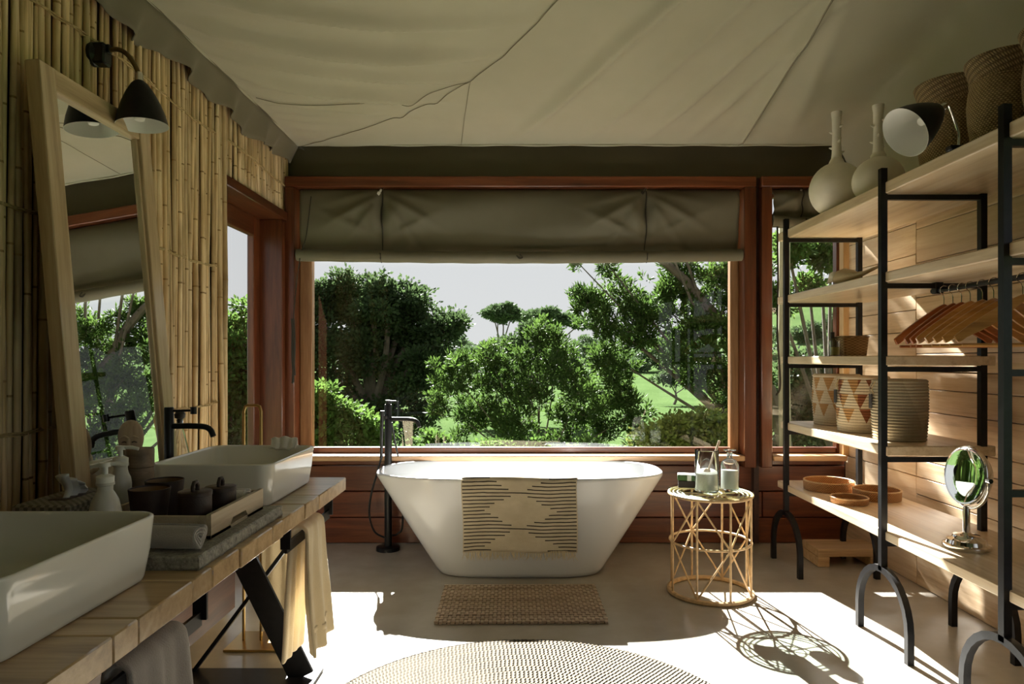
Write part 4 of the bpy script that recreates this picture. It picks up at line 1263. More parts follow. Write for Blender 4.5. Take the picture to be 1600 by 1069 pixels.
# second shelf: carved driftwood bird
bd = empty('driftwood_bird', (1.632, 3.40, 1.608), 'pale carved driftwood bird with a long tail on the second shelf', 'ornament', rz=R(3))
m = MB()
L = []
for (y, z, a, q) in ((0.12, 0.030, 0.004, 0.004), (0.10, 0.034, 0.022, 0.026), (0.06, 0.038, 0.036, 0.036), (0.02, 0.040, 0.040, 0.038), (-0.04, 0.036, 0.033, 0.028), (-0.09, 0.030, 0.020, 0.016), (-0.16, 0.034, 0.014, 0.009), (-0.25, 0.046, 0.012, 0.005), (-0.29, 0.052, 0.008, 0.003)):
    L.append([(a * math.cos(2 * PI * k / 18), y, z + q * math.sin(2 * PI * k / 18)) for k in range(18)])
m.loft(L); m.build('body', M['bird_wood'], bd, recalc=True)
m = MB(); L = []
for (y, z, a) in ((0.09, 0.048, 0.012), (0.105, 0.052, 0.024), (0.13, 0.050, 0.027), (0.155, 0.040, 0.018), (0.18, 0.028, 0.008), (0.215, 0.018, 0.002)):
    L.append([(a * math.cos(2 * PI * k / 14), y, z + a * 0.9 * math.sin(2 * PI * k / 14)) for k in range(14)])
m.loft(L); tag(m.build('head', m_plain('chalky_driftwood', hx('d8d2c4'), 0.8, mottled=.1), bd), 'chalky pale head and beak')
m = MB(); m.box((0, 0.0, 0.004), (0.05, 0.10, 0.008), 0.002); m.build('foot', M['bird_wood'], bd)

# third shelf: woven box, tumbler, slim bottle
wb = empty('woven_box', (1.835, 3.78, 1.246), 'small square woven basket on the third shelf beside the glass tumbler', 'basket')
m = MB(); L = [rrect(0, 0, z, hw, hw * 0.9, 0.014, 4) for z, hw in ((0.0, 0.060), (0.003, 0.064), (0.05, 0.068), (0.105, 0.072), (0.107, 0.069), (0.10, 0.067), (0.012, 0.060))]
m.loft(L); m.build('body', M['weave_pale'], wb, angle=50)
m = MB(); m.tube(rrect(0, 0, 0.107, 0.0715, 0.0645, 0.014, 4), 0.0055, 6, closed=True); m.build('rim', M['weave_brown_rim'], wb, recalc=False)
tu = empty('glass_tumbler', (1.708, 3.70, 1.246), 'clear tumbler of pale green oil on the third shelf', 'tumbler')
m = MB(); m.lathe([(0, 0), (0.026, 0), (0.028, 0.003), (0.029, 0.085), (0.0275, 0.085), (0.0265, 0.006), (0, 0.006)], 28); m.build('glass', M['jar'], tu, angle=50)
m = MB(); m.lathe([(0, 0.0065), (0.026, 0.0065), (0.0268, 0.05), (0, 0.05)], 24); m.build('oil', M['oil'], tu)
sbt = empty('slim_bottle', (1.742, 3.80, 1.246), 'slim dark capped bottle behind the tumbler on the third shelf', 'bottle')
m = MB(); m.lathe([(0, 0), (0.019, 0), (0.020, 0.004), (0.020, 0.085), (0.012, 0.098), (0.010, 0.104), (0, 0.104)], 20); m.build('body', m_plain('smoky_bottle_glass', hx('55503a'), 0.15), sbt)
m = MB(); m.lathe([(0.0115, 0.100), (0.0118, 0.133), (0.010, 0.135), (0, 0.135)], 18); m.build('cap', M['black_stopper'], sbt)

# fourth shelf: three coil baskets
def coil_basket(x, y, r, h, mat, label, tagged, rz):
    root = empty('coil_basket', (x, y, 0.857), label, 'basket', 'coil baskets on the fourth shelf', rz=rz)
    n = 20; pr = [(0, 0.002)]
    def rad_(k): return r * (0.90 + 0.12 * math.sin(PI * (0.12 + 0.62 * k)))
    for i in range(n):
        z0 = h * i / n
        rb = rad_((i + 0.5) / n)
        for k, d in ((0.06, -0.0035), (0.3, 0.0), (0.5, 0.0008), (0.7, 0.0), (0.94, -0.0035)):
            pr.append((rb + d, z0 + h / n * k))
    rt = rad_(1.0)
    pr += [(rt - 0.008, h + 0.003), (rt - 0.016, h - 0.004), (rt - 0.014, h * 0.5), (r * 0.86, 0.016), (0, 0.014)]
    m = MB(); m.lathe(pr, 56); m.build('body', mat, root, angle=70)
    if tagged:
        a = R(-172) - rz
        rt2 = rad_(0.97) + 0.006
        m = MB(); m.tube(spline([(rt2 * math.cos(a), rt2 * math.sin(a), h * 0.97), ((rt2 + 0.008) * math.cos(a - .1), (rt2 + 0.008) * math.sin(a - .1), h * 0.86), ((rt2 + 0.004) * math.cos(a - .03), (rt2 + 0.004) * math.sin(a - .03), h * 0.76)], 5), 0.0022, 5); s = m.build('tag_cord', M['twine'], root, recalc=False)
        m = MB(); m.box((0, 0, 0), (0.004, 0.034, 0.068), 0.001); tg = m.build('hang_tag', M['tag_card'], root)
        tg.location = ((rad_(.6) + 0.008) * math.cos(a - .25), (rad_(.6) + 0.008) * math.sin(a - .25), h * 0.64); tg.rotation_euler = (0, 0, a - .25)
        m = MB(); m.tube(spline([(rad_(.95) * math.cos(a - .25), rad_(.95) * math.sin(a - .25), h * 0.99), ((rad_(.8) + 0.012) * math.cos(a - .28), (rad_(.8) + 0.012) * math.sin(a - .28), h * 0.85), ((rad_(.75) + 0.008) * math.cos(a - .25), (rad_(.75) + 0.008) * math.sin(a - .25), h * 0.74)], 5), 0.0025, 5); m.build('tag_loop', M['tray_wood'], root, recalc=False)
coil_basket(1.812, 3.90, 0.128, 0.285, M['coil_a'], 'cream coil basket with pale triangles, farthest of the three on the fourth shelf', False, 0.3)
coil_basket(1.775, 3.53, 0.126, 0.285, M['coil_b'], 'cream coil basket with bold brown triangles and a dark tag, between two others', True, 0.0)
coil_basket(1.770, 3.18, 0.118, 0.278, M['coil_c'], 'plain greige coil basket with a dark tag at the near end of the fourth shelf', True, 0.0)

# bottom shelf: three shallow trays and the shaving mirror
def tray_round(x, y, r, h, label):
    root = empty('round_tray', (x, y, 0.49), label, 'tray', 'shallow round trays on the bottom shelf')
    m = MB(); m.lathe([(0, 0.001), (r * 0.97, 0.001), (r * 0.985, 0.004), (r, h - 0.004), (r * 0.995, h), (r * 0.945, h), (r * 0.94, h - 0.004), (r * 0.93, 0.008), (0, 0.007)], 56); m.build('body', M['weave_tan'], root, angle=50)
    m = MB(); m.tube(ring(r * 0.972, h, 0), 0.0048, 6, closed=True); m.build('rim', M['rattan'], root, recalc=False)
tray_round(1.752, 3.87, 0.134, 0.052, 'largest tan woven tray, at the window end of the bottom shelf')
tray_round(1.895, 3.62, 0.118, 0.050, 'middle sized tan woven tray set back by the pine wall on the bottom shelf')
tray_round(1.698, 3.515, 0.091, 0.030, 'smallest tan woven tray, nearest the front edge of the bottom shelf')

sm = empty('shaving_mirror', (1.755, 2.68, 0.49), 'round chrome shaving mirror on a stem at the near end of the bottom shelf', 'mirror')
m = MB(); m.lathe([(0, 0.0), (0.080, 0.0), (0.084, 0.005), (0.083, 0.016), (0.072, 0.020), (0.068, 0.034), (0.052, 0.040), (0.046, 0.052), (0.020, 0.056), (0.014, 0.062), (0, 0.062)], 44); m.build('base', M['chrome'], sm, angle=50)
m = MB(); m.lathe([(0.013, 0.055), (0.0125, 0.15), (0.010, 0.165), (0, 0.168)], 20); m.build('stem', M['chrome'], sm)
HC = Vector((0.0, 0.0, 0.285)); HRAD = 0.112
m = MB(); pts = [(0.004, (HRAD + 0.012) * math.sin(a), 0.285 - (HRAD + 0.012) * math.cos(a)) for a in [R(-92 + 184 * k / 24) for k in range(25)]]
m.tube(pts, 0.007, 10); m.build('yoke', M['chrome'], sm)
Mh = (Matrix.Rotation(R(84), 3, 'Z') @ Matrix.Rotation(R(90 - 10), 3, 'X'))   # disc normal +Z turned to face -X
Mh = Vector((-0.978, -0.06, 0.12)).to_track_quat('Z', 'Y').to_matrix()
m = MB(); m.lathe([(HRAD - 0.006, 0.010), (HRAD, 0.011), (HRAD + 0.004, 0.006), (HRAD + 0.003, -0.004), (HRAD - 0.004, -0.016), (HRAD * 0.75, -0.045), (HRAD * 0.4, -0.060), (0, -0.064)], 56, HC, M=Mh); hd = m.build('housing', M['chrome'], sm, angle=50)
m = MB(); m.lathe([(0, 0.006), (HRAD * 0.5, 0.0063), (HRAD * 0.8, 0.0075), (HRAD - 0.006, 0.0095)], 56, HC, M=Mh); m.build('mirror_glass', M['silver'], sm)
for s in (-1, 1):
    m = MB(); m.tube([(0.004, s * (HRAD + 0.002), 0.285), (0.004, s * (HRAD + 0.022), 0.285)], 0.009, 12); m.build('pivot_knob', M['chrome'], sm)

# low step under the shelves
sp_ = empty('step_stool', (1.955, 4.15, 0), 'low pine step standing on the floor under the far end of the shelves', 'step')
m = MB(); m.box((0, 0, 0.082), (0.38, 0.23, 0.045), 0.004); m.build('top', M['block_wood'], sp_)
for s in (-1, 1):
    m = MB(); m.box((s * 0.155, 0, 0.030), (0.07, 0.23, 0.060), 0.003); m.build('leg', M['block_wood'], sp_)
# ------------------------------------------------------------------ vanity counter on the left
CZ = 0.75
vc = empty('vanity_counter', (-1.1, 1.9, 0), 'thick timber plank counter on black steel trestles along the bamboo wall', 'counter')
def cl_(x, y, z): return (x + 1.1, y - 1.9, z)
cuts = [0.42, 0.62, 0.80, 1.0, 1.193, 1.275, 1.49, 1.59, 1.743, 1.964, 2.054, 2.27, 2.42, 2.79]
rr = random.Random(4)
for a, q in zip(cuts, cuts[1:]):
    f_ = rr.uniform(-0.004, 0.004); m = MB()
    m.box(cl_((-1.515 - 0.713 + f_) / 2, (a + q) / 2, CZ - 0.026 + rr.uniform(-.0008, .0)), (1.515 - 0.713 + f_, q - a - 0.004, 0.052), 0.003)
    m.build('plank', M['counter_wood'], vc)
def flat(a, q, w, name, mat='black'):
    m = MB(); m.tube([cl_(*a), cl_(*q)], 0, flat=w); return m.build(name, M[mat], vc)
for Y in (2.62, 0.75):
    m = MB(); m.box(cl_(-1.035, Y, 0.006), (0.52, 0.15, 0.012), 0.002); m.build('base_plate', M['black'], vc)
    flat((-1.175, Y, 0.698), (-0.835, Y, 0.012), (0.095, 0.012), 'trestle_leg')
    m = MB(); m.box(cl_(-1.02, Y, 0.692), (0.56, 0.10, 0.010), 0.002); m.build('top_plate', M['black'], vc)
    flat((-0.765, Y + 0.055, 0.69), (-1.275, Y + 0.055, 0.012), (0.014, 0.03), 'trestle_brace')
for (y0, y1) in ((1.08, 1.64), (2.24, 2.74)):
    flat((-0.768, y0, 0.610), (-0.768, y1, 0.610), (0.034, 0.009), 'towel_bar')
    for y in (y0, y1):
        m = MB(); m.box(cl_(-0.768, y, 0.653), (0.034, 0.009, 0.092), 0.001); m.build('towel_bar_end', M['black'], vc)
du = empty('drawer_box', (-1.22, 1.80, 0), 'dark red timber box hung beneath the vanity counter', 'drawer')
m = MB(); m.box((0, 0, 0.5275), (0.44, 1.15, 0.335), 0.004); m.build('case', M['red_wood_y'], du)
for y in (-0.288, 0.288):
    m = MB(); m.box((0.226, y, 0.5275), (0.016, 0.555, 0.315), 0.003); fr_ = m.build('drawer_front', M['red_wood_y'], du)
    m = MB(); m.tube([(0.234, y - 0.06, 0.60), (0.252, y - 0.06, 0.60), (0.252, y + 0.06, 0.60), (0.234, y + 0.06, 0.60)], 0.004, 8); m.build('handle', M['black'], fr_)

def basin(y0, y1, label, drain=True):
    cx, cy = -1.005, (y0 + y1) / 2
    hx_, hy_ = 0.203, (y1 - y0) / 2
    root = empty('wash_basin', (cx, cy, CZ), label, 'basin', 'rectangular vessel basins on the counter')
    m = MB(); L = []
    H = 0.142
    for dz, din in ((0.0, 0.022), (0.004, 0.017), (0.012, 0.0145), (0.07, 0.006), (H - 0.006, 0.0005), (H - 0.002, 0.001), (H, 0.004), (H - 0.001, 0.0075), (H - 0.008, 0.010), (0.06, 0.017), (0.035, 0.026), (0.024, 0.05), (0.022, 0.12)):
        L.append(rrect(0, 0, dz, hx_ - din, hy_ - din, max(0.05 - din * 0.25, 0.02), 8))
    m.loft(L); m.build('bowl', M['ceramic'], root, angle=60)
    m = MB(); m.lathe([(0, 0.027), (0.024, 0.026), (0.028, 0.022), (0, 0.021)], 24, (-0.02, 0, 0)); m.build('drain_plug', M['chrome'], root)
    return root
basin(1.035, 1.535, 'near rectangular white basin on the counter, cut by the frame')
basin(2.20, 2.70, 'far rectangular white basin on the counter, beside the black tap')
def tap(y, label):
    root = empty('basin_tap', (-1.285, y, CZ), label, 'tap')
    m = MB(); m.lathe([(0, 0), (0.021, 0), (0.021, 0.006), (0.0165, 0.010), (0.0165, 0.302), (0.014, 0.306), (0, 0.306)], 24); m.build('body', M['black_matte'], root, angle=40)
    m = MB(); m.tube(spline([(0.012, 0, 0.236), (0.08, 0, 0.237), (0.13, 0, 0.234), (0.152, 0, 0.222), (0.163, 0, 0.198)], 6), 0.0105, 12); m.build('spout', M['black_matte'], root)
    m = MB(); m.tube([(0, 0, 0.292), (0.085, 0, 0.294)], 0.0045, 8); m.lathe([(0, -0.014), (0.011, -0.014), (0.011, 0.012), (0, 0.013)], 16, (0.09, 0, 0.295)); m.build('lever', M['black_matte'], root)
tap(2.50, 'tall matte black tap rising behind the far basin')

# leaning mirror
mr = empty('wall_mirror', (-1.312, 2.335, CZ), 'tall timber framed mirror standing on the counter and leaning on the bamboo wall', 'mirror')
mr.rotation_euler = (0, -R(5.0), 0)
MH, MW, FW, FT = 1.385, 0.605, 0.072, 0.045
for s in (-1, 1):
    m = MB(); m.box((-FT / 2, s * (MW / 2 - FW / 2), MH / 2), (FT, FW, MH), 0.003); m.build('stile', M['mirror_wood'], mr)
    m = MB(); m.box((-FT / 2 - 0.002, s * (MW / 2 - FW - 0.006), MH / 2), (FT - 0.018, 0.012, MH - 2 * FW), 0.002); m.build('inner_lip', M['mirror_wood'], mr)
for z in (FW / 2, MH - FW / 2):
    m = MB(); m.box((-FT / 2 - 0.001, 0, z), (FT - 0.002, MW - 2 * FW, FW), 0.003); m.build('rail', M['mirror_wood_y'], mr)
m = MB(); m.box((-0.022, 0, MH / 2), (0.006, MW - 2 * FW + 0.01, MH - 2 * FW + 0.01)); m.build('mirror_glass', M['silver'], mr)
m = MB(); m.box((-0.034, 0, MH / 2), (0.014, MW - 0.03, MH - 0.03)); m.build('back_board', M['dark_wood'], mr)

# wall lamp over the mirror
wl = empty('wall_lamp', (-1.533, 2.45, 2.325), 'black bell shaded wall lamp on a curved brass arm above the mirror', 'lamp')
m = MB(); m.lathe([(0, 0), (0.042, 0), (0.042, 0.012), (0.03, 0.022), (0, 0.022)], 24, (0, 0, 0), M=Matrix.Rotation(R(90), 3, 'Y')); m.box((0.032, 0, 0.0), (0.045, 0.052, 0.075), 0.006)
m.box((0.055, 0, 0.02), (0.02, 0.022, 0.03), 0.003); m.build('mount', M['black_matte'], wl)
m = MB(); m.tube(spline([(0.05, 0, 0.012), (0.085, 0, 0.020), (0.12, 0, 0.005), (0.15, 0, -0.035), (0.165, 0, -0.070)], 8), 0.0085, 12); m.build('arm', m_plain('dark_brass_arm', hx('6d5c3a'), 0.35, 0.8), wl)
m = MB(); m.lathe([(0, 0.022), (0.010, 0.022), (0.013, 0.012), (0.013, -0.006), (0.017, -0.016), (0, -0.016)], 18, (0.167, 0, -0.085)); m.build('socket', M['chrome'], wl)
mo, mi = MB(), MB(); Mx = Matrix.Rotation(R(-4), 3, 'Y')
shade_mesh(mo, mi, Mx, Vector((0.167, 0, -0.095)), 0.93)
so = mo.build('shade', M['black'], wl); tag(mi.build('shade_lining', M['white_enamel'], so), 'white lining')
m = MB(); m.lathe([(0, -0.145), (0.016, -0.140), (0.022, -0.120), (0.018, -0.095), (0.013, -0.07), (0.013, -0.03), (0, -0.03)], 20, (0.167, 0, -0.095)); m.build('bulb', M['bulb'], so)

# stone slab and what stands on it
slab = empty('stone_slab', (-0.935, 1.83, CZ), 'rough edged grey stone slab lying on the timber counter', 'slab')
m = MB()
bmz = []
rr = random.Random(8)
L = []
for z, g in ((0.0, 0.004), (0.006, 0.0), (0.018, 0.001), (0.029, 0.003), (0.032, 0.007)):
    lp = []
    for (x0, y0, x1, y1) in ((-0.205, -0.275, 0.205, -0.275), (0.205, -0.275, 0.205, 0.275), (0.205, 0.275, -0.205, 0.275), (-0.205, 0.275, -0.205, -0.275)):
        for k in range(26):
            u = k / 26
            x, y = x0 + (x1 - x0) * u, y0 + (y1 - y0) * u
            nn = 0.0045 * mnoise.noise(Vector((x * 38, y * 38, z * 60))) + g
            x -= math.copysign(nn, x) if abs(abs(x) - 0.205) < 1e-6 else 0
            y -= math.copysign(nn, y) if abs(abs(y) - 0.275) < 1e-6 else 0
            lp.append((x, y, z))
    L.append(lp)
m.loft(L, smooth=False); m.build('block', M['stone'], slab, angle=None)
SZ = CZ + 0.0325
tr = empty('wooden_tray', (-0.917, 1.875, SZ), 'whitewashed wooden tray with handle slots on the stone slab', 'tray')
TX, TY, TH = 0.294, 0.345, 0.062
m = MB(); m.box((0, 0, 0.005), (TX, TY, 0.010), 0.001); m.build('bottom', M['tray_wood'], tr)
for s in (-1, 1):
    hw, a, q = TY / 2, 0.055, 0.012
    pr = [(-hw, 0.0), (-a, 0.0), (-a, 0.014), (-a + q, 0.014 + q), (a - q, 0.014 + q), (a, 0.014), (a, 0.0), (hw, 0.0), (hw, TH), (-hw, TH)]
    m = MB(); m.prism(pr, 'X', s * (TX / 2 - 0.012), s * TX / 2); m.build('long_side' , M['tray_wood'], tr)
    m = MB(); m.box((0, s * (TY / 2 - 0.006), 0.034), (TX - 0.026, 0.012, 0.048), 0.001); m.build('short_side', M['tray_wood'], tr)
ZT = SZ + 0.0105
def canister(x, y, r, h, label, group='dark lidded canisters in the tray'):
    root = empty('canister', (x, y, ZT), label, 'canister', group)
    m = MB(); m.lathe([(0, 0), (r * 0.97, 0), (r, 0.004), (r * 1.0, h - 0.014), (r * 1.0, h - 0.012), (0, h - 0.012)], 36); m.build('body', M['dark_cup'], root, angle=50)
    m = MB(); m.lathe([(r * 1.0, h - 0.012), (r * 1.035, h - 0.011), (r * 1.035, h - 0.001), (r * 1.01, h), (0, h)], 36); ld = m.build('lid', M['dark_cup'], root, angle=50)
    m = MB(); m.tube([(0, -0.012, h - 0.002), (0, -0.013, h + 0.012), (0, -0.006, h + 0.022), (0, 0.006, h + 0.022), (0, 0.013, h + 0.012), (0, 0.012, h - 0.002)], 0.0055, 8); m.build('knob', M['dark_cup'], ld, recalc=False)
canister(-0.838, 1.762, 0.040, 0.100, 'dark brown lidded canister at the near front corner of the wooden tray')
canister(-0.835, 1.905, 0.040, 0.085, 'dark brown lidded canister behind the first one in the wooden tray')
def cup(x, y, r, h, label):
    root = empty('cup', (x, y, ZT), label, 'cup', 'dark brown open cups in the tray')
    m = MB(); m.lathe([(0, 0), (r * 0.74, 0), (r * 0.76, 0.003), (r, h), (r * 0.955, h + 0.001), (r * 0.94, h - 0.003)], 36); m.build('body', M['dark_cup'], root, angle=50)
    m = MB(); m.lathe([(r * 0.94, h - 0.003), (r * 0.71, 0.006), (0, 0.006)], 36); tag(m.build('lining', M['cup_inside'], root), 'tan lining')
cup(-0.960, 1.770, 0.050, 0.105, 'dark brown tapered cup at the near left of the wooden tray')
cup(-0.985, 1.893, 0.050, 0.105, 'dark brown tapered cup directly behind the other cup in the tray')

def rolled_towel(x, y, z, r, l, mat, label, axis_rz=0.0, name='rolled_towel'):
    root = empty(name, (x, y, z), label, 'towel', None, rz=axis_rz)
    turns = 3.2; n = 84
    def sp_r(a): return r * (0.16 + 0.84 * a / (2 * PI * turns))
    prof = []
    for i in range(n + 1):
        a = 2 * PI * turns * i / n
        rad = sp_r(a) * (1 + 0.015 * math.sin(3 * a))
        prof.append((rad * math.cos(a), rad * math.sin(a)))
    m = MB()
    def fn(u, w):
        i = min(n, int(round(w * n))); p = prof[i]
        bulge = 1 + 0.03 * math.sin(PI * u)
        e = 0.004 * math.sin(w * 40) * (1 if abs(u - .5) > .45 else 0)
        return ((u - 0.5) * l + e, p[0] * bulge, p[1] * bulge + r)
    m.grid(fn, 10, n)
    ob = m.build('roll', mat, root, recalc=False)
    solidify(ob, r * 0.21, 0.0)
    m = MB()
    m.lathe([(0, -l / 2 * 0.93), (r * 0.94, -l / 2 * 0.93), (r * 0.94, l / 2 * 0.93), (0, l / 2 * 0.93)], 24, (0, 0, r), M=Matrix.Rotation(R(90), 3, 'Y'))
    m.build('core', mat, root)
rolled_towel(-0.830, 1.615, SZ + 0.003, 0.0275, 0.155, M['towel_grey'], 'tightly rolled pale face cloth at the near edge of the stone slab', R(-4))
rolled_towel(-0.900, 2.000, ZT + 0.002, 0.0275, 0.20, M['towel_white'], 'rolled white face cloth at the far end of the wooden tray', R(3))

# tissue box, soap pumps, brown canister, carved doll, decanter
tb = empty('tissue_box', (-1.220, 1.86, CZ), 'grey woven tissue box with a white tissue standing up', 'tissue box')
m = MB(); m.box((0, 0, 0.055), (0.148, 0.25, 0.11), 0.005); m.build('box', M['box_weave'], tb)
m = MB(); m.box((0, 0, 0.1105), (0.05, 0.12, 0.003), 0.001); m.build('slot', M['dark_wood'], tb)
m = MB()
def tis(u, w):
    a = (u - 0.5)
    return (0.012 * math.sin(u * 17) * (1 + w) + 0.025 * w * a + 0.012 * w, 0.085 * a * (1 - 0.35 * w) + 0.01 * math.sin(w * 5) - 0.02 * w * w, 0.108 + 0.066 * w * (1 - 0.55 * u * u) + 0.006 * math.sin(u * 12) * w)
m.grid(tis, 22, 10); solidify(m.build('tissue', M['tissue'], tb, recalc=False), 0.0012)

def soap(x, y, prof, label, h, aim):
    root = empty('soap_dispenser', (x, y, SZ), label, 'soap dispenser', 'soap dispensers by the mirror', rz=aim)
    m = MB(); m.lathe(prof, 36); m.build('bottle', M['soap_ceramic'], root, angle=50)
    m = MB(); m.lathe([(0.019, h - 0.004), (0.0195, h + 0.014), (0.012, h + 0.018), (0.006, h + 0.019), (0.0055, h + 0.036), (0.012, h + 0.037), (0.0125, h + 0.047), (0, h + 0.049)], 20); c_ = m.build('pump', M['white_enamel'], root, angle=40)
    m = MB(); m.tube([(0.0, 0, h + 0.043), (0.03, 0, h + 0.043), (0.046, 0, h + 0.038)], 0.0048, 10); m.build('nozzle', M['white_enamel'], c_)
soap(-0.985, 1.622, [(0, 0), (0.031, 0), (0.034, 0.006), (0.0355, 0.05), (0.034, 0.09), (0.029, 0.115), (0.021, 0.131), (0.0165, 0.138), (0.0165, 0.150), (0.020, 0.152), (0.020, 0.158), (0, 0.158)], 'round shouldered grey white soap dispenser at the near corner of the stone slab', 0.158, R(20))
soap(-1.098, 1.877, [(0, 0), (0.026, 0), (0.0275, 0.005), (0.0275, 0.108), (0.025, 0.124), (0.020, 0.136), (0.0175, 0.146), (0.0175, 0.155), (0.020, 0.157), (0.020, 0.164), (0, 0.164)], 'slim straight grey white soap dispenser between the tissue box and the dark cups', 0.164, R(10))
bc = empty('lidded_canister', (-1.165, 2.095, CZ), 'tall brown wooden canister with a lid in front of the leaning mirror', 'canister')
m = MB(); m.lathe([(0, 0), (0.036, 0), (0.0385, 0.004), (0.0385, 0.151), (0, 0.151)], 36); m.build('body', M['canister_wood'], bc, angle=50)
m = MB(); m.lathe([(0.034, 0.150), (0.0385, 0.1535), (0.0392, 0.205), (0.037, 0.209), (0.034, 0.207), (0, 0.205)], 36); m.build('lid', M['canister_wood'], bc, angle=50)

dl = empty('carved_doll', (-1.268, 2.225, CZ), 'carved wooden doll with a flat oval head and short arms before the mirror', 'figurine', rz=R(12))
m = MB(); m.lathe([(0, 0), (0.034, 0), (0.036, 0.006), (0.034, 0.014), (0.026, 0.028), (0.024, 0.05), (0.029, 0.085), (0.028, 0.110), (0.018, 0.126), (0.014, 0.135), (0.014, 0.165), (0, 0.166)], 32)
m.build('body', M['doll_wood'], dl, angle=60)
m = MB(); L = []
for k in range(15):
    a = -PI / 2 + PI * k / 14
    rz_, zz = math.cos(a), math.sin(a)
    w = (0.039 + 0.004 * zz) * max(rz_, 0.02); d_ = 0.017 * max(rz_, 0.05) ** 0.7
    L.append([(w * math.cos(2 * PI * i / 28), d_ * math.sin(2 * PI * i / 28), 0.222 + 0.062 * zz) for i in range(28)])
m.loft(L); hd = m.build('head', M['doll_wood'], dl)
m = MB(); m.tube([(0, -0.0185, 0.225), (0, -0.024, 0.205), (0, -0.021, 0.192)], [0.004, 0.006, 0.007], 8); m.build('nose', M['doll_wood'], hd)
for s in (-1, 1):
    m = MB(); m.tube(spline([(0, -0.0175, 0.224), (s * 0.012, -0.0165, 0.232), (s * 0.026, -0.011, 0.226)], 5), 0.0035, 8); m.build('brow', M['doll_wood'], hd)
    m = MB(); m.tube(spline([(s * 0.008, -0.0175, 0.213), (s * 0.015, -0.016, 0.215), (s * 0.022, -0.012, 0.212)], 4), 0.0022, 6); m.build('eye', M['dark_wood'], hd)
    m = MB(); m.tube([(s * 0.015, 0, 0.122), (s * 0.035, 0, 0.128), (s * 0.050, 0, 0.131)], [0.010, 0.0085, 0.004], 10); m.build('arm', M['doll_wood'], dl)
m = MB(); m.tube([(-0.006, -0.0175, 0.181), (0.006, -0.0175, 0.181)], 0.0022, 6); m.build('mouth', M['dark_wood'], hd)
dc = empty('glass_decanter', (-1.362, 2.735, CZ), 'conical clear glass decanter with a dark stopper behind the far basin', 'decanter')
m = MB(); m.lathe([(0, 0), (0.046, 0), (0.050, 0.005), (0.045, 0.05), (0.028, 0.14), (0.014, 0.20), (0.0125, 0.235), (0.016, 0.24), (0.010, 0.24), (0.010, 0.20), (0.024, 0.14), (0.042, 0.05), (0.046, 0.008), (0, 0.007)], 32); m.build('glass', M['jar'], dc, angle=50)
m = MB(); m.lathe([(0, 0.225), (0.009, 0.226), (0.010, 0.242), (0.019, 0.246), (0.021, 0.262), (0.014, 0.272), (0, 0.274)], 24); m.build('stopper', M['black_stopper'], dc)
fc = empty('face_cloth', (-0.93, 2.69, CZ + 0.142), 'white face cloth bunched over the far rim of the far basin', 'face cloth')
m = MB()
def fcf(u, w):
    pts = [(-0.020, -0.012), (-0.012, 0.006), (0.0, 0.022), (0.016, 0.022), (0.022, 0.002), (0.022, -0.05), (0.023, -0.11)]
    k = w * (len(pts) - 1); i = min(int(k), len(pts) - 2); f_ = k - i
    y, z = pts[i][0] + (pts[i + 1][0] - pts[i][0]) * f_, pts[i][1] + (pts[i + 1][1] - pts[i][1]) * f_
    return ((u - 0.5) * 0.10 + 0.004 * math.sin(w * 8), y + 0.003 * math.sin(u * 21), z + 0.007 * math.sin(u * PI) * (1 if z > 0 else 0) + 0.003 * math.sin(u * 15))
m.grid(fcf, 24, 18); solidify(m.build('cloth', M['towel_white'], fc, recalc=False), 0.008, 0.0)

# towels on the bars
def bar_towel(x, y, w, drop_f, drop_b, mat, label, spread=0.05, seed=0):
    root = empty('hand_towel', (x, y, 0.628), label, 'towel')
    NV = 44
    path = []
    path.append((-0.028 - spread, -drop_b))
    for k in range(1, 16):
        u = k / 16; path.append((-0.028 - spread * (1 - u) ** 1.6, -drop_b * (1 - u) - 0.004 * u))
    for k in range(9):
        a = PI - PI * k / 8; path.append((0.026 * math.cos(a), 0.022 * math.sin(a)))
    for k in range(1, 17):
        u = k / 16; path.append((0.028 + spread * u ** 1.6, -drop_f * u))
    n = len(path) - 1
    def fn(u, v_):
        k = v_ * n; i = min(int(k), n - 1); f_ = k - i
        px = path[i][0] + (path[i + 1][0] - path[i][0]) * f_; pz = path[i][1] + (path[i + 1][1] - path[i][1]) * f_
        hang = min(1, max(0, -pz) / 0.25)
        front = 1 if px > 0 else -1
        fold = (0.010 * math.sin(u * 12 + seed + front) + 0.006 * math.sin(u * 25 + 2 * seed)) * (0.25 + 0.75 * hang)
        yy = (u - 0.5) * w * (1 - 0.18 * (1 - hang)) + 0.006 * math.sin(pz * 12 + seed)
        return (px + fold, yy, pz + 0.006 * math.sin(u * 7 + seed) * hang)
    m = MB(); m.grid(fn, 30, 90)
    ob = m.build('cloth', mat, root, recalc=False); solidify(ob, 0.013, 0.0); subsurf(ob, 1)
    for (px, dz) in ((0.028 + spread, drop_f), (-0.028 - spread, drop_b)):
        m = MB()
        def bf(u, v_, px=px, dz=dz):
            u = 0.03 + 0.94 * u; q = fn(u, 0.93 if px > 0 else 0.07)
            return (q[0] + (0.0055 if px > 0 else -0.0055), q[1], q[2] + 0.022 * (v_ - .5))
        m.grid(bf, 30, 2); solidify(m.build('woven_band', mat, root, recalc=False), 0.004)
bar_towel(-0.768, 2.46, 0.25, 0.43, 0.45, M['towel_cream'], 'cream towel hung over the far black bar under the counter edge', 0.022, 0.6)
bar_towel(-0.768, 1.40, 0.26, 0.40, 0.42, M['towel_grey'], 'grey towel hung over the near black bar under the counter edge', 0.03, 2.1)

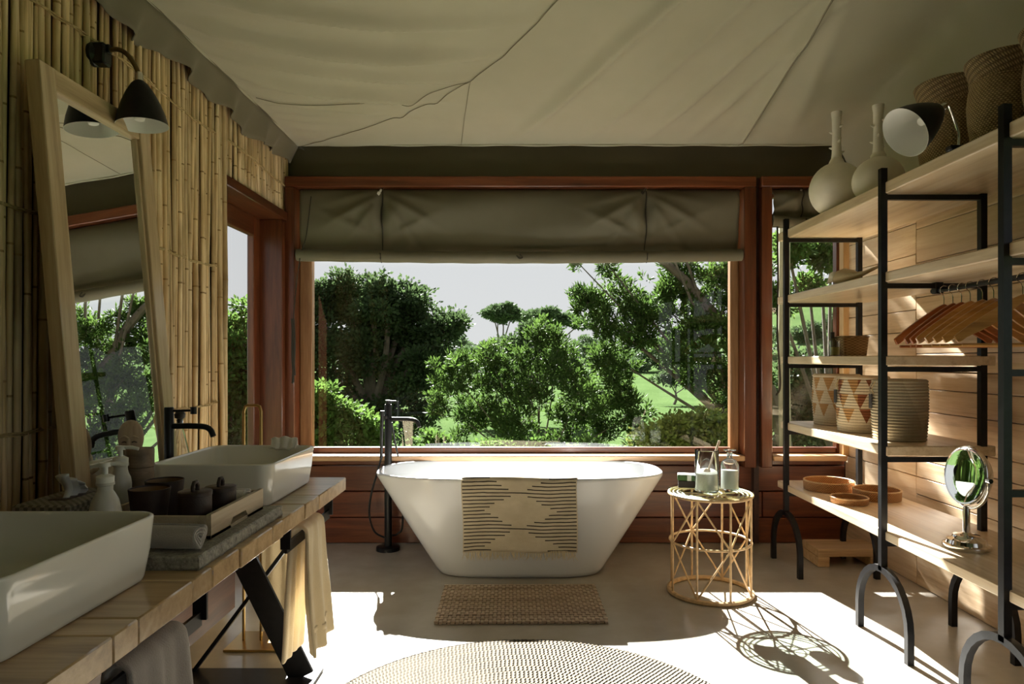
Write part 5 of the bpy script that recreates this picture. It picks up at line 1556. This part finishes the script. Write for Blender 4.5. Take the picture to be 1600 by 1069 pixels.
# brass towel stand past the counter end
bs = empty('towel_stand', (-1.16, 2.96, 0), 'slim brass towel stand on a flat base plate beyond the end of the counter', 'towel stand')
m = MB(); m.box((0.05, 0, 0.006), (0.27, 0.20, 0.012), 0.002); m.build('base_plate', M['brass'], bs)
m = MB(); m.tube([(-0.037, 0, 0.012), (-0.037, 0, 1.005), (-0.030, 0.0, 1.026), (-0.018, 0, 1.031), (0.02, 0, 1.031), (0.032, 0, 1.026), (0.038, 0, 1.005), (0.038, 0, 0.012)], 0.0065, 10); m.build('hoop', M['brass'], bs, recalc=False)
m = MB(); m.tube([(0.038, 0, 0.66), (0.20, 0, 0.66)], 0.006, 10); m.build('arm', M['brass'], bs)
st_t = empty('bath_towel', (-1.055, 2.96, 0.666), 'cream bath towel folded over the arm of the brass stand', 'towel')
m = MB()
def btf(u, v_):
    s = v_ * 2 - 1
    z = -abs(s) * 0.60; yy = math.copysign(min(0.017, abs(s) * 0.4), s) + 0.02 * s * abs(s)
    if abs(s) < 0.05: z = 0.012 * (1 - (abs(s) / 0.05) ** 2)
    return (-0.055 + 0.145 * u + 0.004 * math.sin(z * 9), yy + 0.006 * math.sin(u * 14) * min(1, abs(s) * 4), z)
m.grid(btf, 24, 80); ob = m.build('cloth', M['towel_cream'], st_t, recalc=False); solidify(ob, 0.012, 0.0)

# ------------------------------------------------------------------ roller blinds
def blind(x0, x1, y, z0, z1, ties, label, cords=True):
    cx = (x0 + x1) / 2; W = x1 - x0
    root = empty('roller_blind', (cx, y, z1), label, 'blind', 'rolled canvas blinds')
    def fn(u, w):
        x = x0 + 0.012 + (W - 0.024) * u - cx
        pinch = sum(math.exp(-((x + cx - t_) / 0.035) ** 2) for t_ in ties)
        belly = math.sin(PI * min(1.0, w * 1.02)) ** 0.8
        yy = -0.062 * math.sin(PI * min(1.0, w * 1.05) ** 0.75) * (1 - 0.6 * min(1, pinch)) * (0.7 + 0.3 * math.sin(PI * u)) + 0.018 * w
        for t_ in ties:      # drag lines that fan from each tie
            d = x + cx - t_
            yy += 0.020 * math.sin(26 * abs(d) + 7 * w) * math.exp(-abs(d) / 0.16) * (1 - w) * w * 3
            dn = (z1 - z0 - 0.06) * w
            for sl, z_, A in ((0.22, .02, .012), (0.55, .05, .017), (1.25, .07, .010), (-0.45, .34, .013)):
                q = (dn - z_ - sl * abs(d)) / 0.03
                yy -= A * math.exp(-q * q) * (1 - 0.8 * math.tanh(q)) * math.exp(-((abs(d) - 0.16) / 0.2) ** 2)
        yy += 0.014 * math.sin(u * 11 + 6 * w) * belly
        sag = 0.016 * math.sin(PI * u) * w
        return (x, yy, -(z1 - z0 - 0.06) * w - sag)
    m = MB(); m.grid(fn, 150, 36); solidify(m.build('canvas', M['blind'], root, recalc=False), 0.003)
    rp = [(x0 + W * k / 40 - cx, -0.040, z0 - z1 + 0.040 - 0.016 * math.sin(PI * k / 40)) for k in range(41)]
    m = MB(); m.tube(rp, [0.040 + 0.0015 * math.sin(k * 1.7) for k in range(41)], 20); m.build('roll', M['blind'], root)
    m = MB(); m.tube([(x0 - cx, 0.012, -0.012), (x1 - cx, 0.012, -0.012)], 0.012, 10); m.build('head_batten', M['canvas_dark'], root)
    m = MB(); m.tube([(x0 - cx + 0.01, -0.004 , -0.03), (x1 - cx - .01, -0.004, -0.03)], 0.0022, 6); m.build('stitch_line', M['canvas_dark'], root)
    for t_ in ties:
        m = MB(); pts = [(t_ - cx + 0.004 * math.sin(k), fn((t_ - x0) / W, k / 12)[1] - 0.008, fn((t_ - x0) / W, k / 12)[2]) for k in range(13)]
        pts += [(t_ - cx, -0.084, z0 - z1 + 0.045), (t_ - cx, -0.078, z0 - z1 + 0.010), (t_ - cx, -0.043, z0 - z1 - 0.010)]
        m.tube(pts, 0.0038, 6); m.build('tie_cord', M['cord'], root, recalc=False)
        m = MB(); m.lathe([(0.005, -0.004), (0.008, -0.003), (0.008, 0.003), (0.005, 0.004), (0.005, -0.004)], 14, (t_ - cx, -0.02, -0.004), M=Matrix.Rotation(R(90), 3, 'X')); m.build('eyelet', M['chrome'], root)
        m = MB(); m.box((t_ - cx - 0.028, -0.02, -0.040), (0.022, 0.008, 0.045), 0.003, Euler((0, R(28), 0))); m.box((t_ - cx - 0.010, -0.02, -0.012), (0.014, 0.010, 0.02), 0.003, Euler((0, R(28), 0))); m.build('buckle', M['white_enamel'] if t_ < 0 or t_ > 1.5 else M['cord'], root)
    # knot in the middle of the roll
    m = MB(); m.tube(spline([(-0.02, -0.078, z0 - z1 + 0.03), (0.0, -0.086, z0 - z1 + 0.01), (0.02, -0.078, z0 - z1 + 0.02), (0.0, -0.078, z0 - z1 + 0.04)], 4), 0.004, 6); m.build('knot', M['cord'], root, recalc=False)
    return root
b1 = blind(-1.458, 1.455, 4.512, 1.872, 2.352, (-0.905, 0.830), 'wide olive canvas blind rolled halfway down the picture window')
m = MB(); m.tube(spline([(-1.36, -0.06, -0.06), (-1.39, -0.066, -0.32), (-1.43, -0.07, -0.47), (-1.462, -0.085, -0.8), (-1.468, -0.09, -1.15)], 8), 0.0035, 6); m.build('pull_cord', M['cord'], b1, recalc=False)
m = MB(); rr = random.Random(6)
for k in range(5):
    m.tube(spline([(-1.468 + rr.uniform(-.008, .008), -0.09, -0.86), (-1.468 + rr.uniform(-.02, .02), -0.094, -1.05), (-1.465 + rr.uniform(-.015, .015), -0.09, -1.20 - 0.1 * rr.random())], 4), 0.006, 6)
m.build('cord_tassel', M['cord'], b1, recalc=False)
b2 = blind(1.655, 2.165, 4.512, 2.095, 2.352, (1.862,), 'narrow olive canvas blind rolled up over the window behind the shelves')
m = MB(); m.tube(spline([(-0.225, -0.05, -0.25), (-0.222, -0.055, -0.6), (-0.228, -0.06, -0.95), (-0.21, -0.06, -1.28), (-0.235, -0.06, -1.36)], 8), 0.006, 6); m.build('pull_cord', M['cord'], b2, recalc=False)
